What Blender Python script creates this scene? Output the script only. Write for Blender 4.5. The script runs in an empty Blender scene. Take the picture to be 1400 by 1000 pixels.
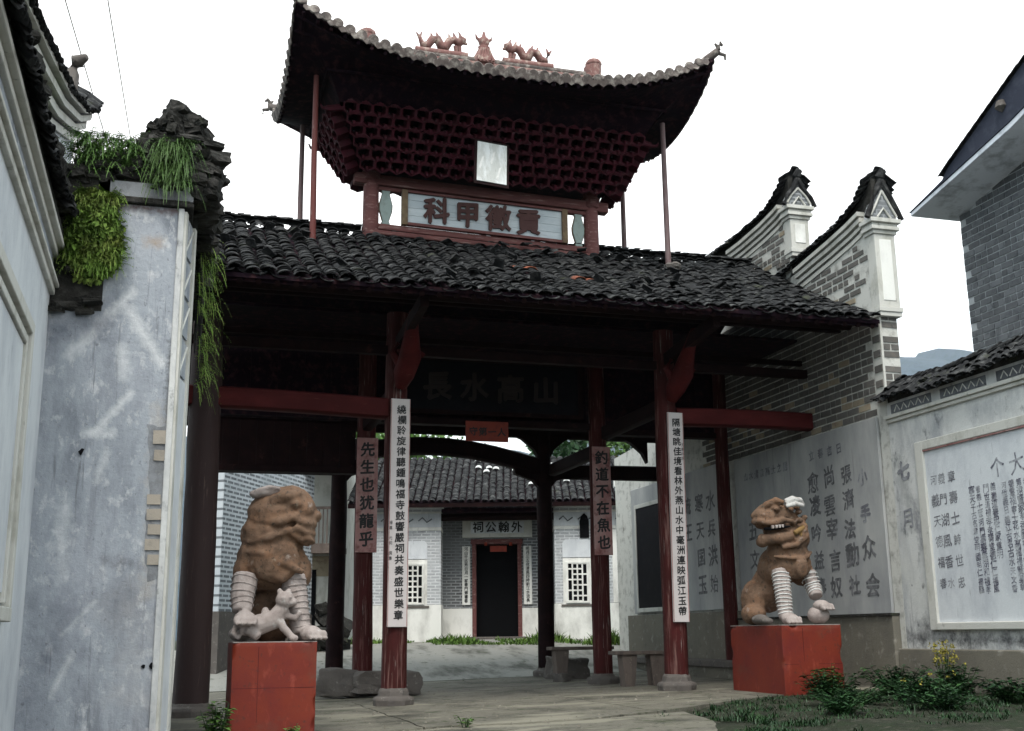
import bpy, bmesh, math, random
from mathutils import Vector, Matrix, Euler, noise
random.seed(7)
SC = bpy.context.scene
COL = SC.collection
R = math.radians
# ------------------------------------------------------------------ camera, sky, sun, exposure
cam_d = bpy.data.cameras.new('camera'); cam = bpy.data.objects.new('camera', cam_d); COL.objects.link(cam)
cam_d.sensor_width = 36; cam_d.lens = 36 * 1576 / 1400; cam_d.clip_end = 6000; cam_d.clip_start = .1
cam.matrix_world = Matrix.Translation((0, 0, 1.15)) @ Matrix.Rotation(R(-16.5), 4, 'Z') @ Matrix.Rotation(R(90 + 13.1), 4, 'X') @ Matrix.Rotation(R(-0.65), 4, 'Z')
SC.camera = cam
W = bpy.data.worlds.new('World'); SC.world = W; W.use_nodes = True
nt = W.node_tree; nt.nodes.clear()
sky = nt.nodes.new('ShaderNodeTexSky'); sky.sky_type = 'NISHITA'; sky.sun_disc = False
SUN_EL, SUN_AZ = 58, 200           # azimuth measured clockwise from +Y
sky.sun_elevation = R(SUN_EL); sky.sun_rotation = R(SUN_AZ); sky.dust_density = 3.5; sky.air_density = 1.0; sky.ozone_density = 1
hsv = nt.nodes.new('ShaderNodeHueSaturation'); hsv.inputs['Saturation'].default_value = .22; hsv.inputs['Value'].default_value = 1
tc = nt.nodes.new('ShaderNodeTexCoord'); nz = nt.nodes.new('ShaderNodeTexNoise'); nz.inputs['Scale'].default_value = 1.7; nz.inputs['Detail'].default_value = 5
rp = nt.nodes.new('ShaderNodeValToRGB'); rp.color_ramp.elements[0].color = (.42, .56, .61, 1); rp.color_ramp.elements[0].position = .42
rp.color_ramp.elements[1].color = (1.0, 1.0, .99, 1); rp.color_ramp.elements[1].position = .6
ov = nt.nodes.new('ShaderNodeMix'); ov.data_type = 'RGBA'; ov.inputs['Factor'].default_value = .85      # overcast layer over the clear sky
sc_ = nt.nodes.new('ShaderNodeMix'); sc_.data_type = 'RGBA'; sc_.blend_type = 'MULTIPLY'; sc_.inputs['Factor'].default_value = 1
sc_.inputs['B'].default_value = (7.6, 7.6, 7.6, 1)
bgn = nt.nodes.new('ShaderNodeBackground'); bgn.inputs['Strength'].default_value = .15
out = nt.nodes.new('ShaderNodeOutputWorld')
L = nt.links.new
L(sky.outputs[0], hsv.inputs['Color']); L(tc.outputs['Generated'], nz.inputs['Vector']); L(nz.outputs[0], rp.inputs[0])
L(rp.outputs[0], sc_.inputs['A']); L(hsv.outputs[0], ov.inputs['A']); L(sc_.outputs['Result'], ov.inputs['B'])
L(ov.outputs['Result'], bgn.inputs[0]); L(bgn.outputs[0], out.inputs[0])
sd = bpy.data.lights.new('sun', 'SUN'); sd.energy = 1.5; sd.angle = R(25); sd.color = (1, .96, .9)
sun = bpy.data.objects.new('sun', sd); COL.objects.link(sun)
sdir = Vector((math.sin(R(SUN_AZ)) * math.cos(R(SUN_EL)), math.cos(R(SUN_AZ)) * math.cos(R(SUN_EL)), math.sin(R(SUN_EL))))
sun.rotation_euler = sdir.to_track_quat('Z', 'Y').to_euler()
vs = SC.view_settings; vs.view_transform = 'Standard'; vs.look = 'None'; vs.gamma = 1; vs.use_curve_mapping = False
vs.exposure = 1.08
SC.cycles.use_denoising = True

# ------------------------------------------------------------------ materials
def nodes(m):
    m.use_nodes = True; t = m.node_tree; t.nodes.clear(); return t
def mk(name, base, lay=(), rough=.85, bump=None, rand=0., spec=.3, brick=None, metal=0., marks=()):
    """base colour; lay = [(colour, scale, lo, hi, stretch)], noise masks laid over it; brick = (w, h, mortar colour, mortar size)"""
    m = bpy.data.materials.new(name); t = nodes(m); N = t.nodes.new; K = t.links.new
    o = N('ShaderNodeOutputMaterial'); b = N('ShaderNodeBsdfPrincipled'); K(b.outputs[0], o.inputs[0])
    b.inputs['Roughness'].default_value = rough; b.inputs['Specular IOR Level'].default_value = spec; b.inputs['Metallic'].default_value = metal
    g = N('ShaderNodeNewGeometry'); pos = g.outputs['Position']
    col = None; c0 = N('ShaderNodeRGB'); c0.outputs[0].default_value = (*base, 1); col = c0.outputs[0]
    hgt = None
    if brick:
        tcx = N('ShaderNodeTexCoord'); sp = N('ShaderNodeSeparateXYZ'); K(tcx.outputs['Object'], sp.inputs[0])
        cb = N('ShaderNodeCombineXYZ'); K(sp.outputs['X'], cb.inputs['X']); K(sp.outputs['Z'], cb.inputs['Y'])
        br = N('ShaderNodeTexBrick'); K(cb.outputs[0], br.inputs['Vector']); br.inputs['Scale'].default_value = 1
        br.inputs['Brick Width'].default_value = brick[0]; br.inputs['Row Height'].default_value = brick[1]
        br.inputs['Mortar Size'].default_value = brick[3]; br.inputs['Mortar Smooth'].default_value = .2
        br.inputs['Color1'].default_value = (*base, 1); br.inputs['Color2'].default_value = (*[c * .72 for c in base], 1); br.inputs['Mortar'].default_value = (*brick[2], 1)
        col = br.outputs['Color']; hgt = br.outputs['Fac']
    for i, (c, s, lo, hi, st) in enumerate(lay):
        mp = N('ShaderNodeMapping'); mp.inputs['Scale'].default_value = st; mp.inputs['Location'].default_value = (i * 7.3, i * 3.1, i * 5.7); K(pos, mp.inputs['Vector'])
        n = N('ShaderNodeTexNoise'); n.inputs['Scale'].default_value = s; n.inputs['Detail'].default_value = 8; n.inputs['Roughness'].default_value = .65; K(mp.outputs[0], n.inputs['Vector'])
        mr = N('ShaderNodeMapRange'); mr.inputs['From Min'].default_value = lo; mr.inputs['From Max'].default_value = hi; K(n.outputs[0], mr.inputs['Value'])
        mx = N('ShaderNodeMix'); mx.data_type = 'RGBA'; mx.inputs['B'].default_value = (*c, 1); K(mr.outputs[0], mx.inputs['Factor']); K(col, mx.inputs['A']); col = mx.outputs['Result']
    for i, (pa_, pb_, r_, c, am, op) in enumerate(marks):     # scrapes, repairs and stains with a place of their own
        a = Vector(pa_); d = Vector(pb_) - a; dd = max(1e-4, d.dot(d))
        def VM(op_, x, y=None):
            q = N('ShaderNodeVectorMath'); q.operation = op_
            K(x, q.inputs[0]); 
            if y is not None:
                if hasattr(y, 'links') or hasattr(y, 'is_linked'): K(y, q.inputs[1])
                else: q.inputs[1].default_value = y
            return q
        pa = VM('SUBTRACT', pos, tuple(a)); dt_ = VM('DOT_PRODUCT', pa.outputs[0], tuple(d)); h = N('ShaderNodeMath'); h.operation = 'DIVIDE'; h.use_clamp = True; K(dt_.outputs['Value'], h.inputs[0]); h.inputs[1].default_value = dd
        bh_ = N('ShaderNodeVectorMath'); bh_.operation = 'SCALE'; bh_.inputs[0].default_value = tuple(d); K(h.outputs[0], bh_.inputs['Scale'])
        df = VM('SUBTRACT', pa.outputs[0], bh_.outputs[0]); ln = N('ShaderNodeVectorMath'); ln.operation = 'LENGTH'; K(df.outputs[0], ln.inputs[0])
        n = N('ShaderNodeTexNoise'); n.inputs['Scale'].default_value = 1.1 / max(r_, .05); n.inputs['Detail'].default_value = 8; n.inputs['Roughness'].default_value = .7; K(pos, n.inputs['Vector'])
        ma = N('ShaderNodeMath'); ma.operation = 'MULTIPLY_ADD'; K(n.outputs[0], ma.inputs[0]); ma.inputs[1].default_value = am * 4 * r_; K(ln.outputs['Value'], ma.inputs[2])
        mr = N('ShaderNodeMapRange'); mr.inputs['From Min'].default_value = r_ + am * 2 * r_; mr.inputs['From Max'].default_value = -r_ * .4 + am * 2 * r_; mr.inputs['To Max'].default_value = op; K(ma.outputs[0], mr.inputs['Value'])
        mx = N('ShaderNodeMix'); mx.data_type = 'RGBA'; mx.inputs['B'].default_value = (*c, 1); K(mr.outputs[0], mx.inputs['Factor']); K(col, mx.inputs['A']); col = mx.outputs['Result']
    if rand:
        oi = N('ShaderNodeObjectInfo'); ad = N('ShaderNodeMath'); ad.operation = 'ADD'; K(oi.outputs['Random'], ad.inputs[0]); K(g.outputs['Random Per Island'], ad.inputs[1])
        mr = N('ShaderNodeMapRange'); mr.inputs['From Min'].default_value = 0; mr.inputs['From Max'].default_value = 2; mr.inputs['To Min'].default_value = 1 - rand; mr.inputs['To Max'].default_value = 1 + rand; K(ad.outputs[0], mr.inputs['Value'])
        vm = N('ShaderNodeVectorMath'); vm.operation = 'SCALE'; K(col, vm.inputs[0]); K(mr.outputs[0], vm.inputs['Scale']); col = vm.outputs[0]
    K(col, b.inputs['Base Color'])
    if bump or hgt:
        bp = N('ShaderNodeBump'); s, st, di = bump or (20, .3, .01)
        bp.inputs['Strength'].default_value = st; bp.inputs['Distance'].default_value = di
        n = N('ShaderNodeTexNoise'); n.inputs['Scale'].default_value = s; n.inputs['Detail'].default_value = 6; n.inputs['Roughness'].default_value = .7; K(pos, n.inputs['Vector'])
        K(n.outputs[0], bp.inputs['Height']); last = bp
        if hgt:
            b2 = N('ShaderNodeBump'); b2.invert = True; b2.inputs['Strength'].default_value = .8; b2.inputs['Distance'].default_value = .012; K(hgt, b2.inputs['Height']); K(bp.outputs[0], b2.inputs['Normal']); last = b2
        K(last.outputs[0], b.inputs['Normal'])
    return m
S1 = (1, 1, 1)
MT = {}
MT['plaster_blue'] = mk('plaster_blue', (.33, .355, .39), [((.38, .40, .44), 1.6, .45, .7, (1, 1, .5)), ((.17, .185, .215), 2.2, .46, .74, (1.3, 1, .5)), ((.09, .095, .11), 1.2, .55, .8, (2, 1.5, .22)), ((.50, .51, .53), 9, .54, .68, (1, 1, .6)), ((.20, .21, .23), 24, .62, .7, (1, 1, .7)), ((.11, .115, .13), 5, .6, .74, (3, 1, .16))], .9, (14, .7, .02), marks=[((-1.15, 13, 4.15), (-0.55, 13, 4.9), 0.09, (.62, .63, .64), 0.5, 1.0), ((-0.58, 13, 4.7), (-0.2, 13, 4.12), 0.1, (.62, .63, .64), 0.5, 1.0), ((-0.62, 13, 4.25), (-0.58, 13, 3.95), 0.1, (.62, .63, .64), 0.5, .9), ((-0.85, 13, 3.3), (-0.5, 13, 3.75), 0.07, (.62, .63, .64), 0.5, 1.0), ((-0.92, 13, 3.3), (-0.66, 13, 3.3), 0.08, (.62, .63, .64), 0.5, .95), ((-0.7, 13, 3.1), (-0.78, 13, 2.8), 0.07, (.62, .63, .64), 0.6, 0.6), ((-1.1, 13, 2.5), (-1.05, 13, 1.8), 0.12, (.62, .63, .64), 0.8, 0.6), ((-1.02, 13, 1.18), (-0.72, 13, 1.52), 0.04, (.62, .63, .64), 0.7, 0.7), ((-1.08, 13, 0.58), (-0.92, 13, 0.95), 0.05, (.62, .63, .64), 0.5, .9), ((-0.4, 13, 5.5), (-0.3, 13, 5.5), 0.12, (.36,.27,.19), 0.7, 0.7), ((-0.9, 13, 5.9), (-0.1, 13, 5.9), 0.07, (.13,.06,.05), 0.8, 0.9), ((-1.35, 13, 4.4), (-0.9, 13, 4.5), 0.3, (.07,.08,.11), 0.7, 0.7), ((-1.3, 13, 0.4), (-1.0, 13, 1.4), 0.3, (.10,.11,.14), 0.8, 0.6), ((-0.1, 13, 4.35), (-0.1, 13, 3.3), 0.06, (.05,.05,.05), 0.9, 0.8), ((-0.65, 13, 1.95), (-0.3, 13, 1.9), 0.1, (.12,.12,.13), 1.1, 0.6), ((-0.2, 13, 3.6), (-0.2, 13, 1.6), 0.12, (.42,.38,.33), 0.9, 0.6), ((-0.4, 13, 1.5), (-0.2, 13, 0.6), 0.35, (.38,.37,.37), 1.0, 0.5)])
MT['plaster_white'] = mk('plaster_white', (.62, .64, .66), [((.40, .42, .46), 1.5, .45, .75, (1, 1, .5)), ((.2, .21, .22), 6, .62, .8, (2, 2, .3)), ((.10, .11, .12), 2.2, .66, .82, S1)], .88, (18, .35, .012))
MT['plaster_yard'] = mk('plaster_yard', (.60, .60, .585), [((.30, .31, .33), 2.2, .45, .7, (1, 1, .4)), ((.10, .105, .11), 2.6, .6, .76, (1, 2.4, .2)), ((.50, .50, .49), 3.3, .5, .7, S1), ((.12, .125, .13), 5.5, .58, .74, (1, 1, .7)), ((.55, .55, .53), 13, .6, .66, S1)], .9, (16, .5, .015), marks=[((11.85, 16.95, 2.1), (11.85, 16.5, 1.6), 0.45, (.60,.60,.57), 0.6, 0.95), ((11.85, 17.0, 1.0), (11.85, 14.0, 0.95), 0.16, (.06,.06,.065), 1.1, 0.9), ((11.85, 16.6, 1.12), (11.85, 16.5, 1.2), 0.25, (.08,.08,.08), 1.0, 0.8), ((11.85, 16.9, 4.0), (11.85, 16.6, 2.9), 0.22, (.17,.18,.18), 0.9, 0.6), ((11.85, 16.55, 3.2), (11.85, 16.45, 2.5), 0.12, (.12,.12,.15), 0.9, 0.7), ((11.85, 16.5, 1.82), (11.85, 16.48, 1.84), 0.05, (.01,.01,.01), 0.5, 1), ((11.85, 16.8, 1.86), (11.85, 16.79, 1.86), 0.025, (.02,.02,.02), 0.5, 1)])
MT['panel_white'] = mk('panel_white', (.42, .42, .41), [((.26, .265, .275), 1.3, .4, .7, (1, 1, .4)), ((.13, .13, .13), 2.4, .6, .78, (1, 2.6, .15)), ((.2, .2, .2), 9, .66, .85, (1, 1, .3))], .6, (30, .15, .004))
MT['plaster_old'] = mk('plaster_old', (.24, .25, .265), [((.12, .12, .125), 4, .45, .7, S1), ((.34, .33, .3), 8, .58, .72, S1)], .92, (20, .6, .015))
MT['trim_white'] = mk('trim_white', (.55, .54, .50), [((.32, .31, .26), 3, .5, .75, (1, 1, .6)), ((.12, .12, .1), 7, .62, .78, (1, 1, .5))], .85, (22, .4, .012))
MT['mortar'] = mk('mortar', (.58, .57, .53), [((.2, .19, .17), 5, .5, .75, S1)], .95, (40, .6, .01))
MT['brick_grey'] = mk('brick_grey', (.115, .108, .10), [((.16, .14, .12), 6, .5, .7, S1), ((.045, .045, .047), 9, .55, .75, S1)], .92, (40, .5, .008), rand=.4)
MT['brick_tan'] = mk('brick_tan', (.30, .25, .18), [((.2, .14, .1), 8, .5, .7, S1)], .92, (40, .5, .008), rand=.25)
MT['brick_pale'] = mk('brick_pale', (.34, .30, .25), [((.25, .23, .2), 8, .5, .7, S1)], .92, (40, .5, .008), rand=.2)
MT['brick_house'] = mk('brick_house', (.13, .135, .145), [((.05, .055, .065), 5, .5, .7, S1)], .9, (40, .4, .006), rand=.45)
MT['mortar_light'] = mk('mortar_light', (.46, .48, .50), [((.25, .26, .27), 3, .5, .75, S1)], .95, (40, .5, .01))
MT['tile_dark'] = mk('tile_dark', (.023, .023, .024), [((.085, .085, .083), 7, .5, .68, S1), ((.012, .012, .013), 3, .5, .7, S1), ((.06, .065, .04), 2.2, .62, .75, S1)], .85, (45, .6, .008), rand=.6, spec=.08)
MT['tile_pink'] = mk('tile_pink', (.10, .08, .073), [((.30, .27, .24), 7, .48, .66, S1), ((.045, .038, .036), 5, .5, .66, S1)], .85, (45, .5, .006), rand=.35)
MT['ridge_pink'] = mk('ridge_pink', (.20, .10, .09), [((.42, .33, .28), 8, .5, .68, S1), ((.10, .06, .055), 6, .56, .72, S1)], .85, (30, .6, .01))
MT['tile_rust'] = mk('tile_rust', (.22, .07, .04), [((.1, .05, .04), 9, .5, .7, S1)], .85, (40, .5, .006), rand=.3)
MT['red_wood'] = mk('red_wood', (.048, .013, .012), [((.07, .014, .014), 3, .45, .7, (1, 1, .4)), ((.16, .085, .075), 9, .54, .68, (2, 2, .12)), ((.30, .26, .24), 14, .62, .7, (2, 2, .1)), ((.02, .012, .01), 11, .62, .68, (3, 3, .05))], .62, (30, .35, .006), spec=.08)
MT['red_beam'] = mk('red_beam', (.055, .008, .008), [((.09, .014, .014), 3, .45, .7, (.4, 1, 1)), ((.22, .10, .08), 12, .62, .78, (.15, 2, 2))], .6, (30, .3, .005), spec=.08)
MT['tower_wood'] = mk('tower_wood', (.135, .05, .046), [((.09, .03, .03), 3, .45, .7, (.4, 1, 1)), ((.30, .19, .17), 10, .54, .72, (.2, 2, 2)), ((.38, .33, .31), 16, .66, .8, (.2, 2, 2))], .75, (30, .5, .008))
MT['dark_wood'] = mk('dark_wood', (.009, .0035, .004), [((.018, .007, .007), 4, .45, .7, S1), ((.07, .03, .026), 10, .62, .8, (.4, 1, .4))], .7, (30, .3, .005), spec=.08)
MT['bracket_red'] = mk('bracket_red', (.048, .009, .015), [((.03, .009, .011), 6, .45, .7, S1), ((.11, .04, .035), 14, .6, .75, S1)], .7, (30, .3, .005), rand=.4, spec=.08)
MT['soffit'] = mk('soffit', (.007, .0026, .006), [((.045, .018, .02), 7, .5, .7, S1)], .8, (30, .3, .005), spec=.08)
MT['ped_red'] = mk('ped_red', (.16, .020, .007), [((.12, .012, .009), 2.5, .4, .7, S1), ((.26, .05, .03), 7, .58, .75, (1, 1, .4)), ((.06, .02, .015), 12, .58, .75, S1), ((.10, .05, .03), 1.6, .56, .8, S1)], .6, (26, .3, .004))
MT['lion_brown'] = mk('lion_brown', (.15, .092, .060), [((.17, .09, .05), 4, .45, .7, S1), ((.06, .035, .022), 3, .5, .7, S1), ((.2, .17, .13), 14, .6, .75, S1), ((.05, .035, .025), 22, .56, .66, S1), ((.27, .22, .19), 5, .6, .72, S1)], .85, (34, .6, .012))
MT['lion_ochre'] = mk('lion_ochre', (.20, .12, .045), [((.32, .22, .08), 4, .5, .7, S1)], .85, (34, .5, .01))
MT['stone_pale'] = mk('stone_pale', (.34, .29, .27), [((.22, .18, .165), 6, .45, .7, S1), ((.46, .44, .42), 9, .58, .72, S1)], .9, (34, .6, .01))
MT['stone_white'] = mk('stone_white', (.62, .62, .6), [((.4, .4, .38), 9, .5, .7, S1)], .85, (34, .4, .008))
MT['stone_ear'] = mk('stone_ear', (.46, .45, .43), [((.25, .22, .2), 8, .5, .68, S1)], .9, (34, .5, .01))
MT['stone_grey'] = mk('stone_grey', (.12, .105, .095), [((.09, .08, .075), 4, .45, .7, S1), ((.26, .24, .22), 9, .58, .74, S1)], .92, (24, .8, .02))
MT['stone_dark'] = mk('stone_dark', (.026, .025, .022), [((.075, .07, .065), 6, .5, .72, S1), ((.04, .05, .02), 3, .58, .72, S1)], .95, (24, .9, .03), rand=.5)
MT['banner'] = mk('banner', (.58, .53, .52), [((.50, .46, .44), 5, .5, .75, (1, 1, .4)), ((.36, .32, .30), 14, .68, .8, (1, 1, .3))], .55, (30, .1, .002))
MT['ink'] = mk('ink', (.018, .017, .018), [((.05, .05, .05), 14, .6, .8, S1)], .6)
MT['ink_faded'] = mk('ink_faded', (.10, .10, .105), [((.2, .2, .21), 8, .44, .6, S1)], .8)
MT['ink_pale'] = mk('ink_pale', (.15, .15, .17), [((.31, .315, .33), 5, .45, .6, S1)], .8)
MT['ink_purple'] = mk('ink_purple', (.09, .085, .12), [((.40, .41, .43), 6, .45, .6, S1)], .8)
MT['plaque_red'] = mk('plaque_red', (.36, .18, .17), [((.44, .30, .28), 3, .45, .65, (1, 1, .5)), ((.16, .05, .045), 6, .5, .7, S1)], .6, (30, .2, .003))
MT['sign_red'] = mk('sign_red', (.24, .035, .018), [((.15, .025, .018), 6, .5, .7, S1)], .6)
MT['board_black'] = mk('board_black', (.008, .008, .011), [((.015, .014, .016), 6, .5, .7, S1)], .6, spec=.08)
MT['char_dim'] = mk('char_dim', (.03, .022, .02), [], .7)
MT['board_white'] = mk('board_white', (.42, .47, .50), [((.58, .62, .64), 4, .45, .7, (.3, 1, 1)), ((.24, .25, .26), 9, .6, .75, (.15, 1, 1.5))], .7, (30, .3, .004))
MT['tablet'] = mk('tablet', (.44, .45, .43), [((.62, .64, .64), 5, .42, .62, (1.6, 1, .35)), ((.2, .19, .17), 12, .6, .74, (2.4, 1, .2))], .8, (25, .6, .01))
MT['char_brown'] = mk('char_brown', (.07, .03, .027), [((.055, .02, .02), 9, .5, .7, S1)], .75, (30, .4, .006))
MT['frame_olive'] = mk('frame_olive', (.13, .085, .05), [((.2, .15, .08), 7, .5, .7, S1)], .75)
MT['glass_green'] = mk('glass_green', (.26, .32, .30), [((.2, .24, .22), 8, .5, .7, S1)], .5)
MT['concrete'] = mk('concrete', (.135, .125, .10), [((.165, .155, .12), 1.2, .48, .62, S1), ((.055, .052, .04), .9, .5, .66, S1), ((.035, .045, .018), 2.6, .56, .68, S1), ((.27, .25, .2), 15, .6, .72, S1), ((.02, .02, .016), 9, .58, .66, S1), ((.22, .205, .16), .7, .54, .6, (.6, 1.6, 1))], .75, (16, .8, .03))
MT['concrete_yard'] = mk('concrete_yard', (.27, .26, .235), [((.25, .245, .225), 1.0, .45, .65, (1, .5, 1)), ((.08, .078, .065), 1.3, .5, .66, (1, .4, 1)), ((.05, .055, .03), 4.5, .58, .7, S1)], .75, (16, .4, .02))
MT['soil'] = mk('soil', (.028, .032, .018), [((.02, .035, .012), 1.5, .45, .65, S1), ((.10, .09, .07), 7, .54, .66, S1), ((.014, .018, .008), 3, .5, .62, S1), ((.2, .18, .15), 26, .62, .7, S1)], .95, (14, 1, .08))
MT['base_render'] = mk('base_render', (.17, .155, .125), [((.13, .12, .1), 1.6, .45, .7, (1, 1, .7)), ((.31, .29, .25), 5, .56, .72, S1), ((.06, .06, .04), 2.5, .6, .78, S1)], .9, (20, .6, .015))
MT['leaf'] = mk('leaf', (.06, .125, .024), [((.075, .14, .03), 3, .45, .65, S1)], .6, None, rand=.5)
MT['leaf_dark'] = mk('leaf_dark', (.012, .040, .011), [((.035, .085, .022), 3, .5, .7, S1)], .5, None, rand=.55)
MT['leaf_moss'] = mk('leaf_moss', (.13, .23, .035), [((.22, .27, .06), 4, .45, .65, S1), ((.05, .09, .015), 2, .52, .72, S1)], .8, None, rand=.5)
MT['leaf_yellow'] = mk('leaf_yellow', (.28, .24, .04), [], .7, None, rand=.4)
MT['grass'] = mk('grass', (.07, .14, .02), [((.13, .22, .035), 2, .45, .65, S1)], .7, None, rand=.4)
MT['bark'] = mk('bark', (.06, .045, .03), [((.1, .08, .06), 9, .5, .7, S1)], .95, (20, .8, .02))
MT['hill'] = mk('hill', (.05, .07, .095), [((.035, .055, .065), .08, .45, .6, S1), ((.07, .09, .10), .2, .5, .7, S1)], .95)  # blue of the distant air is mixed into the slope colour
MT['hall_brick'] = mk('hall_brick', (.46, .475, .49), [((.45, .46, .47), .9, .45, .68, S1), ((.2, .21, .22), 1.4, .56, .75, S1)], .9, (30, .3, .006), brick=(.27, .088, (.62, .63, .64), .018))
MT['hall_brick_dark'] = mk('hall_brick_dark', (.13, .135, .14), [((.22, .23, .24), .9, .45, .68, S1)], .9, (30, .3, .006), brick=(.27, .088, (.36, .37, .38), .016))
MT['side_brick'] = mk('side_brick', (.19, .205, .22), [((.33, .36, .38), .6, .5, .7, S1)], .9, (30, .3, .006), brick=(.36, .115, (.52, .55, .58), .032))
MT['hall_white'] = mk('hall_white', (.78, .77, .73), [((.42, .41, .38), 1.5, .45, .7, (1, 1, .5)), ((.16, .13, .1), 2.6, .64, .78, (1, 1, .5))], .88, (20, .4, .012))
MT['black'] = mk('black', (.006, .006, .007), [], .9, spec=.08)  # flat black painted where openings, holes and the mouth hold shade
MT['wire'] = mk('wire', (.10, .10, .10), [], .6)
MT['soffit_white'] = mk('soffit_white', (.72, .74, .80), [((.3, .31, .34), 2, .5, .7, S1)], .85)
MT['roof_edge'] = mk('roof_edge', (.03, .035, .055), [((.06, .065, .09), 3, .5, .7, S1)], .85, (30, .5, .01))
MT['post_dark'] = mk('post_dark', (.035, .02, .019), [((.03, .017, .017), 3, .45, .7, (1, 1, .3)), ((.12, .08, .07), 11, .6, .75, (2, 2, .15))], .75, (20, .5, .01))
MT['grey_wood'] = mk('grey_wood', (.14, .11, .095), [((.07, .055, .05), 5, .45, .7, (1, 1, .3)), ((.24, .2, .17), 11, .58, .75, S1)], .85, (25, .5, .008))
MT['pole_red'] = mk('pole_red', (.10, .02, .016), [((.10, .03, .028), 4, .5, .7, (1, 1, .4)), ((.2, .13, .12), 12, .6, .75, (1, 1, .3))], .6, (30, .3, .004))
MT['pole_grey'] = mk('pole_grey', (.13, .08, .08), [((.2, .15, .15), 7, .5, .7, (1, 1, .3))], .6, (30, .3, .004))

# ------------------------------------------------------------------ mesh builder
class MB:
    def __init__(s): s.v = []; s.f = []
    def add(s, vs, fs):
        n = len(s.v); s.v += [tuple(v) for v in vs]; s.f += [tuple(i + n for i in f) for f in fs]; return s
    def box(s, x0, x1, y0, y1, z0, z1, M=None):
        vs = [Vector((x, y, z)) for z in (z0, z1) for y in (y0, y1) for x in (x0, x1)]
        if M is not None: vs = [M @ v for v in vs]
        return s.add(vs, [(0, 2, 3, 1), (4, 5, 7, 6), (0, 1, 5, 4), (2, 6, 7, 3), (0, 4, 6, 2), (1, 3, 7, 5)])
    def tube(s, pts, rad, n=10, cap=True, up=None):
        pts = [Vector(p) for p in pts]
        if not hasattr(rad, '__len__'): rad = [rad] * len(pts)
        rings = []
        for i, p in enumerate(pts):
            d = (pts[min(i + 1, len(pts) - 1)] - pts[max(i - 1, 0)]).normalized()
            a = Vector((0, 0, 1)) if abs(d.z) < .9 else Vector((1, 0, 0))
            u = d.cross(a).normalized(); w = u.cross(d)
            rings.append([p + (u * math.cos(2 * math.pi * k / n) + w * math.sin(2 * math.pi * k / n)) * rad[i] for k in range(n)])
        base = len(s.v); fs = []
        for i in range(len(pts) - 1):
            for k in range(n): fs.append((i * n + k, i * n + (k + 1) % n, (i + 1) * n + (k + 1) % n, (i + 1) * n + k))
        if cap: fs += [tuple(range(n - 1, -1, -1)), tuple((len(pts) - 1) * n + k for k in range(n))]
        return s.add([v for r in rings for v in r], fs)
    def lathe(s, c, prof, n=16, sq=1.):
        c = Vector(c)
        vs = [c + Vector((r * math.cos(2 * math.pi * (k + .5) / n), r * sq * math.sin(2 * math.pi * (k + .5) / n), z)) for r, z in prof for k in range(n)]
        fs = [(i * n + k, i * n + (k + 1) % n, (i + 1) * n + (k + 1) % n, (i + 1) * n + k) for i in range(len(prof) - 1) for k in range(n)]
        fs += [tuple(range(n - 1, -1, -1)), tuple((len(prof) - 1) * n + k for k in range(n))]
        return s.add(vs, fs)
    def prism(s, poly, axis, a, b):
        """poly of 2-D points; axis 0: (y,z), 1: (x,z), 2: (x,y)"""
        def P(p, t): return {0: (t, p[0], p[1]), 1: (p[0], t, p[1]), 2: (p[0], p[1], t)}[axis]
        n = len(poly)
        return s.add([P(p, a) for p in poly] + [P(p, b) for p in poly], [tuple(range(n)), tuple(range(2 * n - 1, n - 1, -1))] + [(i, i + n, (i + 1) % n + n, (i + 1) % n) for i in range(n)])
    def xform(s, M): s.v = [tuple(M @ Vector(v)) for v in s.v]; return s
    def mesh(s, name, mat, off=(0, 0, 0), smooth=False):
        me = bpy.data.meshes.new(name)
        me.from_pydata([(v[0] - off[0], v[1] - off[1], v[2] - off[2]) for v in s.v], [], s.f)
        bm = bmesh.new(); bm.from_mesh(me); bmesh.ops.recalc_face_normals(bm, faces=bm.faces); bm.to_mesh(me); bm.free()
        if mat: me.materials.append(MT[mat] if isinstance(mat, str) else mat)
        if smooth:
            me.polygons.foreach_set('use_smooth', [True] * len(me.polygons))
            if smooth is not True:
                try: me.set_sharp_from_angle(angle=R(smooth))
                except Exception: pass
        return me
def tag(o, label, cat, group=None):
    o['label'] = label; o['category'] = cat
    if group: o['group'] = group
    return o
def thing(name, loc, label, cat, group=None, rz=0):
    o = bpy.data.objects.new(name, None); COL.objects.link(o); o.location = loc; o.rotation_euler = (0, 0, rz); o.empty_display_size = .2
    return tag(o, label, cat, group)
def wloc(o):
    v = Vector((0, 0, 0))
    while o: v += o.location; o = o.parent
    return v
def part(name, mb, mat, parent=None, smooth=False, bevel=0, local=False, label=None, kind=None, at=None):
    """one mesh object; coordinates of mb are world unless local"""
    off = Vector((0, 0, 0)) if local else (wloc(parent) if parent else Vector((0, 0, 0)))
    a = Vector(at) if at else Vector((0, 0, 0))
    me = mb.mesh(name, mat, off + a, smooth)
    o = bpy.data.objects.new(name, me); COL.objects.link(o); o.parent = parent; o.location = a
    if bevel:
        m = o.modifiers.new('bevel', 'BEVEL'); m.width = bevel; m.segments = 2; m.limit_method = 'ANGLE'
    if label: o['label'] = label
    if kind: o['kind'] = kind
    return o
def piece(name, me, parent, M):
    """copy of a shared mesh; M is world for unrotated parents"""
    o = bpy.data.objects.new(name, me); COL.objects.link(o); o.parent = parent
    o.matrix_basis = Matrix.Translation(-wloc(parent)) @ M
    return o
def rnd(a, b): return random.uniform(a, b)
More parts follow.
